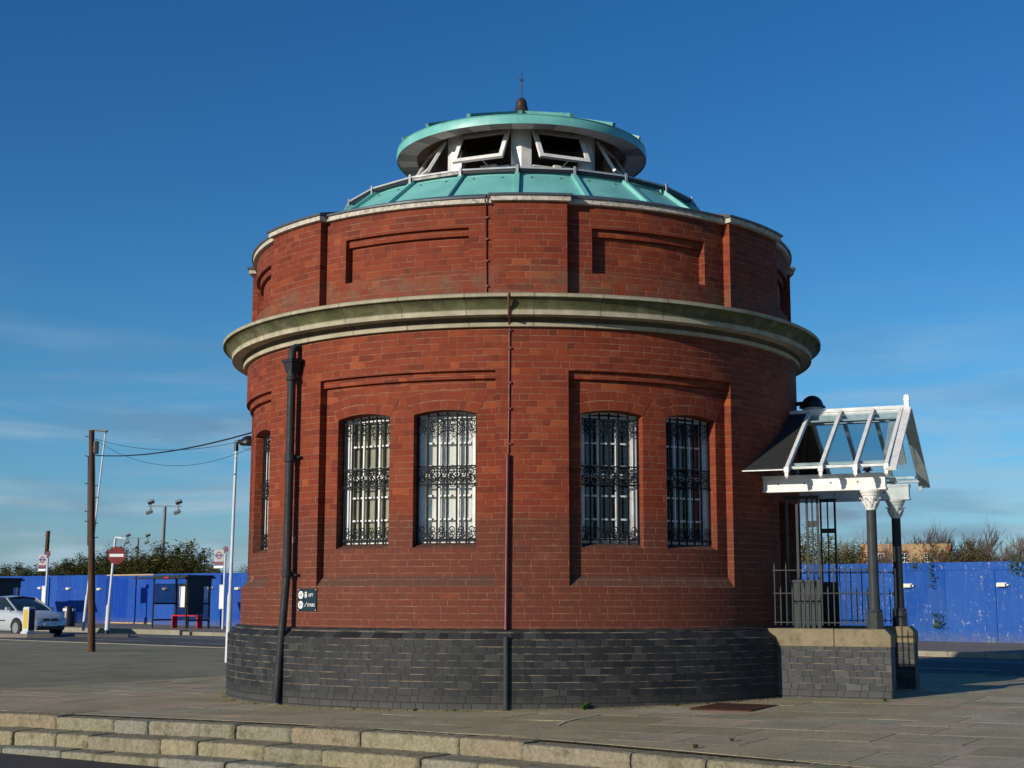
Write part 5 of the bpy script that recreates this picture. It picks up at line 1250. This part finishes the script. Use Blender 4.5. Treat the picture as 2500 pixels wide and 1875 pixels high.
# silver car on the road heading right
def car(loc, rz):
    r = empty('parked_car' if False else 'car', loc, rz, label='silver hatchback car driving right behind the yellow bollard', cat='car')
    def loft(sts, name, mat, parent, smooth=40):
        b = MB(); n = len(sts[0][1]); vs = []
        for x, sec in sts: vs += [(x, y, z) for y, z in sec]
        fs = []
        for i in range(len(sts) - 1):
            for k in range(n - 1): fs.append((i * n + k, i * n + k + 1, (i + 1) * n + k + 1, (i + 1) * n + k))
        fs.append(tuple(reversed(range(n)))); fs.append(tuple(range((len(sts) - 1) * n, len(sts) * n)))
        b.add(vs, fs, True); return b.build(name, mat, parent, merge=True, sharp=smooth)
    def sec(w, zb, zs, zt, wt):
        h = [(w * .90, zb), (w * .985, zb + .10), (w, (zb + zs) / 2), (w * .985, zs - .06), (w * .93, zs), (wt, (zs + zt) / 2 + .02), (wt * .8, zt), (0, zt + .012)]
        return h + [(-y, z) for y, z in reversed(h[:-1])]
    body = loft([(-2.12, sec(.66, .45, .85, .92, .60)), (-2.05, sec(.80, .34, .88, .98, .72)), (-1.7, sec(.85, .25, .90, 1.00, .74)), (-.9, sec(.86, .20, .91, .93, .78)), (.5, sec(.86, .20, .90, .92, .78)), (.95, sec(.86, .20, .87, .93, .74)),
                 (1.3, sec(.85, .24, .83, .89, .70)), (1.75, sec(.82, .24, .74, .80, .66)), (2.0, sec(.74, .25, .64, .70, .60)), (2.13, sec(.62, .27, .52, .58, .50)), (2.17, sec(.50, .30, .44, .50, .40))], 'body', M['car'], r, 35)
    cab = loft([(-1.95, [(.66, .90), (.55, 1.0), (0, 1.0), (-.55, 1.0), (-.66, .90)]), (-1.35, [(.75, .90), (.58, 1.36), (0, 1.41), (-.58, 1.36), (-.75, .90)]), (-.5, [(.77, .90), (.60, 1.40), (0, 1.45), (-.60, 1.40), (-.77, .90)]),
                (.15, [(.77, .90), (.58, 1.37), (0, 1.42), (-.58, 1.37), (-.77, .90)]), (1.10, [(.70, .88), (.62, .92), (0, .93), (-.62, .92), (-.70, .88)])], 'cabin_glass', M['carglass'], r, 30)
    b = MB(); vs = [(-1.38, .60, 1.365), (-.5, .615, 1.405), (.17, .595, 1.375), (.17, -.595, 1.375), (-.5, -.615, 1.405), (-1.38, -.60, 1.365), (-1.38, 0, 1.42), (-.5, 0, 1.462), (.17, 0, 1.432)]
    b.add(vs, [(0, 6, 7, 1), (1, 7, 8, 2), (5, 4, 7, 6), (4, 3, 8, 7)], True); b.build('roof_panel', M['car'], r)
    for s_ in (-1, 1):
        for pa, pb, w1, w2 in (((.17, s_ * .595, 1.375), (1.08, s_ * .70, .91), .055, .04), ((-.45, s_ * .612, 1.39), (-.45, s_ * .775, .91), .06, .03), ((-1.38, s_ * .60, 1.365), (-1.9, s_ * .70, .92), .12, .04)):
            b = MB(); b.bar(pa, pb, w1, w2); b.build('window_pillar', M['car'], r)
        b = MB(); b.box((.78, s_ * .90, .98), (.10, .16, .11)); b.build('door_mirror', M['car'], r, bevel=.02)
        b = MB(); b.box((-.4, s_ * .868, .56), (2.0, .02, .035)); b.build('side_moulding', M['black'], r)
        b = MB(); b.prism([(-.16, -.07), (.12, -.09), (.16, .03), (-.02, .09), (-.18, .05)], .03, Matrix.Rotation(s_ * rad(0), 3, 'X') @ Matrix(((0, 0, 1), (1, 0, 0), (0, 1, 0))), (2.0, s_ * .58, .60)); b.build('headlight', M['headlight'], r)
    b = MB(); b.box((2.15, .17, .60), (.05, .26, .075)); b.box((2.15, -.17, .60), (.05, .26, .075)); b.build('grille', M['black'], r)
    b = MB(); b.box((2.16, 0, .30), (.10, 1.1, .14)); b.build('lower_bumper', M['black'], r, bevel=.02)
    b = MB(); b.box((2.20, 0, .42), (.012, .52, .11)); b.build('number_plate', M['paper'], r)
    for x in (1.32, -1.30):
        for s_ in (-1, 1):
            b = MB(); b.tube([(x, s_ * .66, .31), (x, s_ * .872, .31)], .31, 24); w_ = b.build('wheel', M['rubber'], r)
            b = MB(); b.tube([(x, s_ * .87, .31), (x, s_ * .884, .31)], .19, 18); b.build('rim', M['mast'], w_)
            b = MB(); n_ = 16; vs = [(x + .365 * cos(pi * k / n_), s_ * .868, .31 + .365 * sin(pi * k / n_)) for k in range(n_ + 1)]; b.add(vs, [tuple(range(n_ + 1))]); b.build('wheel_arch', M['black'], r)
    return r
car((-18.35, 33.05, ZR), UA)

# second telegraph pole and floodlight masts far behind
q = (-37.8, 95.); 
t2 = empty('telegraph_pole', (q[0], q[1], -.06), label='distant timber telegraph pole above the hedge at the far left', cat='telegraph pole')
b = MB(); b.tube([(0, 0, 0), (.15, 0, 6.6)], [.2, .16], 10); b.build('shaft', M['wood_pole'], t2)
for k in range(5): b = MB(); b.tube([(.13, 0, 6.2 - k * .42), (.13 + (.32 if k % 2 else -.32), 0, 6.2 - k * .42)], .022, 4); b.build('step_iron', M['black'], t2)
def floodmast(x, y, h, sc, label):
    r = empty('floodlight_mast', (x, y, -.06), label=label, cat='floodlight', group='floodlight masts behind the hedge'); s = sc
    b = MB(); b.tube([(-.15 * s, 0, 0), (0, 0, h)], [.17 * s, .12 * s], 10); b.build('mast', M['mast'], r)
    b = MB(); b.box((0, 0, h), (2.35 * s, .08 * s, .07 * s)); b.build('crossbar', M['mast'], r)
    for sx_ in (-1, 1):
        for dz, dx, tilt in ((.30, 0, -38), (-.42, -.08, 30)):
            b = MB(); R_ = Matrix.Rotation(rad(-20 * 1), 3, 'Y') @ Matrix.Rotation(rad(tilt), 3, 'X')
            b.box((sx_ * .98 * s + dx * s, -.1, h + dz * s), (.44 * s, .28 * s, .20 * s), R_); b.bar((sx_ * .98 * s, 0, h), (sx_ * .98 * s + dx * s, -.05, h + dz * s), .06 * s)
            fl = b.build('floodlight', M['mast'], r)
            b = MB(); b.box(Vector((sx_ * .98 * s + dx * s, -.1, h + dz * s)) + R_ @ Vector((0, 0, -.105 * s)), (.40 * s, .24 * s, .02), R_); b.build('lens', M['mast'], fl)
    return r
floodmast(-24.6, 80, 7.65, 1.0, 'nearer and taller mast with four floodlights above the hedge')
floodmast(-34.3, 110, 6.65, .92, 'smaller mast with four floodlights beyond the hedge, left of the taller mast')

# vegetation behind the hoarding
M['leaf_dk'] = mat_leaf('dark_olive_leaf', (.06, .075, .020), (.11, .11, .03), (.17, .14, .05))
M['leaf_gr'] = mat_leaf('green_leaf', (.045, .075, .018), (.075, .105, .026), (.13, .125, .045))
M['leaf_br'] = mat_leaf('brown_seedhead_leaf', (.10, .055, .028), (.17, .12, .05), (.24, .18, .09))
M['leaf_yl'] = mat_leaf('yellow_green_leaf', (.13, .105, .03), (.17, .14, .05), (.10, .10, .025))
M['twig'] = paint('grey_brown_twig', (.12, .085, .075), .85, .3, 10)
M['bark'] = paint('dark_bark', (.07, .052, .04), .9, .4, 6)
def shrub(seed, w, h, n, leaf, spikes, leafmat, spikemat=None, ll=.13):
    """arching stems that carry drooping narrow leaves; spikes stick out of the outline"""
    rr = random.Random(seed); st = MB(); lf = MB(); sp = MB()
    ns = 46
    for k in range(ns):
        a = rr.random() * 2 * pi; out = w * .5 * rr.uniform(.15, 1) ** .7; top = h * (1 - .45 * (out / (w * .5)) ** 2) * rr.uniform(.72, 1.08)
        base = Vector((rr.gauss(0, w * .10), rr.gauss(0, w * .08), 0)); e = Vector((cos(a), sin(a) * .75, 0)); P_ = []
        for i in range(6):
            t = i / 5; P_.append(base + e * out * t ** 1.5 + Vector((0, 0, top * (1 - (1 - t) ** 1.5))))
        st.tube(P_, [.02, .018, .014, .01, .007, .004], 4, False, False)
        for i in range(int(n / ns)):
            t = rr.uniform(.25, 1) ** .8; j = min(4, int(t * 5)); p = P_[j].lerp(P_[j + 1], t * 5 - j) + Vector((rr.gauss(0, .14), rr.gauss(0, .14), rr.gauss(0, .12)))
            b_ = rr.random() * 2 * pi; d = Vector((cos(b_), sin(b_), rr.uniform(-.7, .6))).normalized() * ll * rr.uniform(.6, 1.4); f = d.cross(Vector((0, 0, 1))).normalized() * ll * rr.uniform(.14, .30)
            q = p + d; m_ = p.lerp(q, .5) + Vector((0, 0, ll * .1))
            lf.add([p, m_ + f, q, m_ - f], [(0, 1, 2, 3)])
        if rr.random() < spikes:
            for z in range(rr.choice((1, 2, 2, 3))):
                p = P_[-1] + Vector((rr.gauss(0, .10), rr.gauss(0, .1), rr.gauss(0, .06))); b_ = rr.random() * 2 * pi; d = Vector((cos(b_) * .8 + .35, sin(b_) * .6, rr.uniform(.2, .8))).normalized() * rr.uniform(.18, .34)
                sp.tube([p, p + d * .5, p + d + Vector((0, 0, -.05))], [.018, .028, .006], 4, False, False)
    return st, lf, sp
def place_shrub(meshes, loc, sc, rz, name, label, cat, group):
    r = empty(name, loc, rz, label=label, cat=cat, group=group); r.scale = sc
    for nm, me in meshes: o = bpy.data.objects.new(nm, me); COL.objects.link(o); o.parent = r
    return r
def proto(seed, w, h, n, spikes, lm, sm=None, ll=.13):
    st, lf, sp = shrub(seed, w, h, n, .1, spikes, lm, sm, ll); out = []
    for nm, b, m_ in (('branches', st, M['bark']), ('foliage', lf, lm), ('seed_heads', sp, sm or M['bark'])):
        if not b.f: continue
        o = b.build(nm, m_); out.append((nm, o.data)); bpy.data.objects.remove(o)
    return out
pA = proto(1, 4.4, 3.6, 10500, .7, M['leaf_gr'], M['leaf_dk'], .19); pB = proto(2, 4.6, 3.6, 11500, .8, M['leaf_dk'], M['leaf_dk'], .19); pC = proto(3, 4.4, 3.4, 5000, .9, M['leaf_dk'], M['leaf_dk'], .17)
pD = proto(5, 4.0, 3.6, 2400, 1.0, M['leaf_br'], M['leaf_br'], .14)
def atn(px, n): return pxn(px, n)
shr = [(-30, 46, 3.4, 0, 'low green shrub behind the hoarding at the left edge'), (25, 45.5, 3.3, 1, 'low shrub behind the hoarding above the left shelter'), (75, 46, 3.45, 0, 'green shrub behind the hoarding just left of the left bus stop flag'), (128, 45.5, 3.35, 1, 'shrub behind the hoarding right of the left bus stop flag'),
       (172, 46, 3.9, 0, 'taller leafy shrub behind the hoarding left of the timber pole'), (214, 45.5, 3.9, 1, 'shrub behind the hoarding hidden partly by the timber pole'), (262, 46.5, 3.9, 0, 'shrub behind the hoarding around the no entry disc'), (308, 46, 4.15, 1, 'dense dark shrub behind the hoarding right of the no entry disc'),
       (352, 46.5, 4.3, 1, 'dense shrub behind the hoarding left of the tall floodlight mast'), (398, 46, 4.45, 1, 'tallest dark shrub of the hedge, in front of the floodlight mast'), (440, 46.5, 4.5, 2, 'open twiggy shrub of the hedge right of the floodlight mast'), (470, 46, 4.1, 2, 'sloping right end of the big shrub clump above the shelter roof'),
       (505, 45.5, 3.2, 2, 'low trailing shrub left of the right bus stop flag'), (545, 46, 2.9, 2, 'low shrub behind the right bus stop flag'), (585, 48, 3.1, 1, 'low shrub showing between the lamp post and the round building')]
for i, (px, n_, h, k, lab) in enumerate(shr):
    q = atn(px, n_); place_shrub((pA, pB, pC)[k], (q.x, q.y, -.1), (h / 3.9, h / 3.9, h / 3.7), i * 1.3, 'shrub', lab, 'shrub', 'shrubs of the hedge behind the hoarding')
for i, (px, n_, h, k, lab) in enumerate([(2135, 45.0, 2.85, 3, 'brown budding shrub in front of the left part of the yellow brick house'), (2215, 44.5, 3.0, 3, 'brown seed-headed shrub left of the far canopy column'), (2275, 44.6, 3.2, 3, 'brown seed-headed shrub covering the middle of the yellow brick house'), (2330, 44.4, 3.3, 3, 'brown shrub covering the right end of the yellow brick house'),
       (2375, 45, 3.35, 2, 'dark arching shrub right of the yellow brick house'), (2412, 45, 2.8, 2, 'lower dark arching shrub trailing off to the right')]):
    q = atn(px, n_); place_shrub((pA, pB, pC, pD)[k], (q.x, q.y, -.1), (h / 4.6, h / 4.6, h / 3.7), i * 2.1 + .4, 'shrub', lab, 'shrub', 'shrubs behind the right part of the hoarding')
def bare_tree(seed, h, w, nmain=7):
    rr = random.Random(seed); b = MB()
    def grow(p, d, l, r, lev):
        q = p + d * l; mid = p.lerp(q, .5) + Vector((rr.gauss(0, 1), rr.gauss(0, 1), 0)) * l * .04; b.tube([p, mid, q], [r, r * .85, r * .65], 3 if lev > 1 else 5, False, False)
        if lev >= 4: return
        for k in range((6, 5, 4, 3)[lev]):
            t = rr.uniform(.35, 1); s_ = p.lerp(q, t); a = rr.random() * 2 * pi; sp_ = rr.uniform(.25, .55); nd = (d + Vector((cos(a), sin(a), .25)) * sp_ * w).normalized(); nd.z = abs(nd.z) * .9 + .15; nd.normalize()
            grow(s_, nd, l * rr.uniform(.5, .72), max(.012, r * .55), lev + 1)
    for k in range(nmain): grow(Vector((rr.gauss(0, .5), rr.gauss(0, .4), 0)), Vector((rr.gauss(0, .18), rr.gauss(0, .18), 1)).normalized(), h * .48 * rr.uniform(.8, 1.1),   .075, 0)
    o = b.build('trunk', M['twig']); me = o.data; bpy.data.objects.remove(o); return me
tm_ = [bare_tree(s_, 7.5, .85, 4) for s_ in (1, 2, 3)]
tl = [(2045, 1300), (2085, 1310), (2120, 1298), (2160, 1305), (2238, 1288), (2285, 1280), (2325, 1283), (2368, 1286), (2405, 1300), (2452, 1285), (2492, 1300), (2540, 1290)]
for i, (px, yt) in enumerate(tl):
    Y = 118 + 6 * (i % 3); k = (px - 1250) / 3446 / 1.0145; h = CH + (1461 - yt) / 3446 * Y / 1.02 + .3
    nth = ['left of the nearer column', 'beside the nearer column', 'behind the left end of the house', 'behind the house by the column', 'right of the far column', 'behind the middle of the house', 'tall, behind the right half of the house', 'above the right corner of the house', 'right of the house', 'slender, near the right edge above the hoarding', 'at the right edge', 'cut by the right edge'][i]
    r = empty('bare_tree', (CX + k * Y, CY + Y, -.1), i * 2.3, label='bare grey twiggy tree ' + nth, cat='tree', group='bare trees on the skyline'); r.scale = (h / 8.2, h / 8.2, h / 8.2)
    o = bpy.data.objects.new('trunk', tm_[i % 3]); COL.objects.link(o); o.parent = r
def round_tree(seed, w, h, n, leaf, ll):
    rr = random.Random(seed); lf = MB(); tk = MB(); tk.tube([(0, 0, 0), (0, 0, h * .6)], [.14, .06], 6)
    cl = []
    for k in range(26):
        a = rr.random() * 2 * pi; t = rr.random(); z = h * (.25 + .72 * t); r_ = w * .5 * sqrt(max(0, 1 - (2 * t - .8) ** 2 * .6)) * rr.uniform(.3, 1); c = Vector((cos(a) * r_, sin(a) * r_, z)); cl.append((c, rr.uniform(.5, 1.0))); tk.tube([(0, 0, z * .55), c], [.03, .01], 4, False, False)
    for k in range(n):
        c, s_ = rr.choice(cl); p = c + Vector((rr.gauss(0, .42), rr.gauss(0, .42), rr.gauss(0, .38))) * s_; b_ = rr.random() * 6.28; d = Vector((cos(b_), sin(b_), rr.uniform(-.8, .8))).normalized() * ll; f = d.orthogonal().normalized() * ll * .5
        lf.add([p, p + d * .5 + f, p + d, p + d * .5 - f], [(0, 1, 2, 3)])
    return tk, lf
for i, (px, yt, w, m_, lab) in enumerate([(1965, 1292, 4.2, 'leaf_yl', 'yellowish half-bare tree seen between the gates'), (2012, 1296, 4.0, 'leaf_yl', 'yellowish tree right of the darker gate'), (2062, 1330, 3.8, 'leaf_gr', 'round green bush left of the nearer column'), (1925, 1310, 3.6, 'leaf_yl', 'pale yellowish tree behind the barred gate')]):
    Y = 92; k = (px - 1250) / 3446 / 1.0145; h = CH + (1461 - yt) / 3446 * Y / 1.02
    r = empty('leafy_tree', (CX + k * Y, CY + Y, -.1), i, label=lab, cat='tree', group='leafy trees behind the entrance'); tk, lf = round_tree(20 + i, w, h, 3600 if m_ == 'leaf_gr' else 2400, M[m_], .13); tk.build('trunk', M['bark'], r); lf.build('crown', M[m_], r)

# yellow brick house
def mat_yb():
    t = NT('yellow_brick'); co = t.coord('Object'); br = t.n('ShaderNodeTexBrick'); t.l(t.map(co, (1, 1, 1), (pi / 2, 0, 0)), br.inputs['Vector']); br.inputs['Scale'].default_value = 4
    br.inputs['Color1'].default_value = (.42, .27, .13, 1); br.inputs['Color2'].default_value = (.36, .23, .115, 1); br.inputs['Mortar'].default_value = (.36, .28, .18, 1); br.inputs['Mortar Size'].default_value = .03
    c = t.mix(t.mr(t.noise(co, .8, 4), .4, .7, 0, .4), br.outputs[0], (.30, .18, .10)); return t.pbr(c, .9)
M['ybrick'] = mat_yb(); M['quoin'] = paint('red_quoin_brick', (.30, .07, .035), .85, .3, 3)
hs_ = empty('brick_house', (29.4 + 3.65, 100, -.1), rad(-17), label='yellow brick house with red brick corners and white windows behind the right hoarding', cat='house')
b = MB(); b.box((0, 4, 2.9), (7.3, 8, 5.8)); b.build('wall', M['ybrick'], hs_)
b = MB(); b.box((0, 4, 5.83), (7.36, 8.1, .08)); b.build('roof', M['ybrick'], hs_)
for s_ in (-1, 1):
    b = MB()
    for k in range(19): b.box((s_ * (3.66 - (.11 if k % 2 else .18)), -.012, .15 + k * .3), (.22 if k % 2 else .36, .04, .3))
    b.build('quoins', M['quoin'], hs_)
for x in (-2.0, -.1, 1.75):
    for z in (4.72, 1.9):
        b = MB(); b.box((x, -.03, z), (.52, .08, .80)); wv = b.build('window', M['white'], hs_)
        b = MB()
        for dx in (-.12, .12):
            for dz in (-.19, .19): b.box((x + dx, -.075, z + dz), (.18, .01, .31))
        b.build('pane', M['carglass'], wv)
        b = MB(); b.box((x, -.02, z + .49), (.72, .06, .16)); b.build('lintel', M['quoin'], wv)

# grit and soil gathered where the plinth meets the slabs
rr = random.Random(77); b = MB()
for k in range(300):
    th0 = -95 + k * .6; w0 = .012 + .03 * max(0, rr.gauss(.4, .5)); p0, p1 = pol(3.965, th0), pol(3.965, th0 + .62); q0, q1 = pol(3.972 + w0, th0), pol(3.972 + w0 * rr.uniform(.6, 1.3), th0 + .62)
    b.add([(p0.x, p0.y, slope_z(p0.x) + .018), (p1.x, p1.y, slope_z(p1.x) + .016), (q1.x, q1.y, slope_z(q1.x) + .0015), (q0.x, q0.y, slope_z(q0.x) + .0015)], [(0, 3, 2, 1)])
for k in range(1500):
    th0 = rr.uniform(-95, 85); r0 = 3.975 + abs(rr.gauss(0, .07)); p0 = pol(r0, th0); e = rr.uniform(.003, .009); z0 = slope_z(p0.x) + .001
    b.add([(p0.x - e, p0.y - e * .6, z0), (p0.x + e, p0.y - e * .5, z0), (p0.x, p0.y + e, z0), (p0.x, p0.y, z0 + e * 1.1)], [(0, 1, 3), (1, 2, 3), (2, 0, 3)])
tag(b.build('grit', mat_ground('soil_and_grit', (.26, .21, .12), (.15, .125, .07), (.10, .12, .03), 6, 80, .5)), 'soil, grit and crumbs gathered along the foot of the dark plinth', kind='stuff')
b = MB(); rr = random.Random(5)
for k in range(900):
    x = rr.uniform(-6, 6.5); y = rr.uniform(-9.5, -3); 
    if x * x + y * y < 16.5 or inside_area(x, y) < .1: continue
    e = rr.uniform(.002, .007); z0 = slope_z(x) + .001
    b.add([(x - e, y - e * .6, z0), (x + e, y - e * .5, z0), (x, y + e, z0), (x, y, z0 + e)], [(0, 1, 3), (1, 2, 3), (2, 0, 3)])
tag(b.build('fallen_grit', M['jointsoil']), 'tiny stones and crumbs scattered over the paving', kind='stuff')
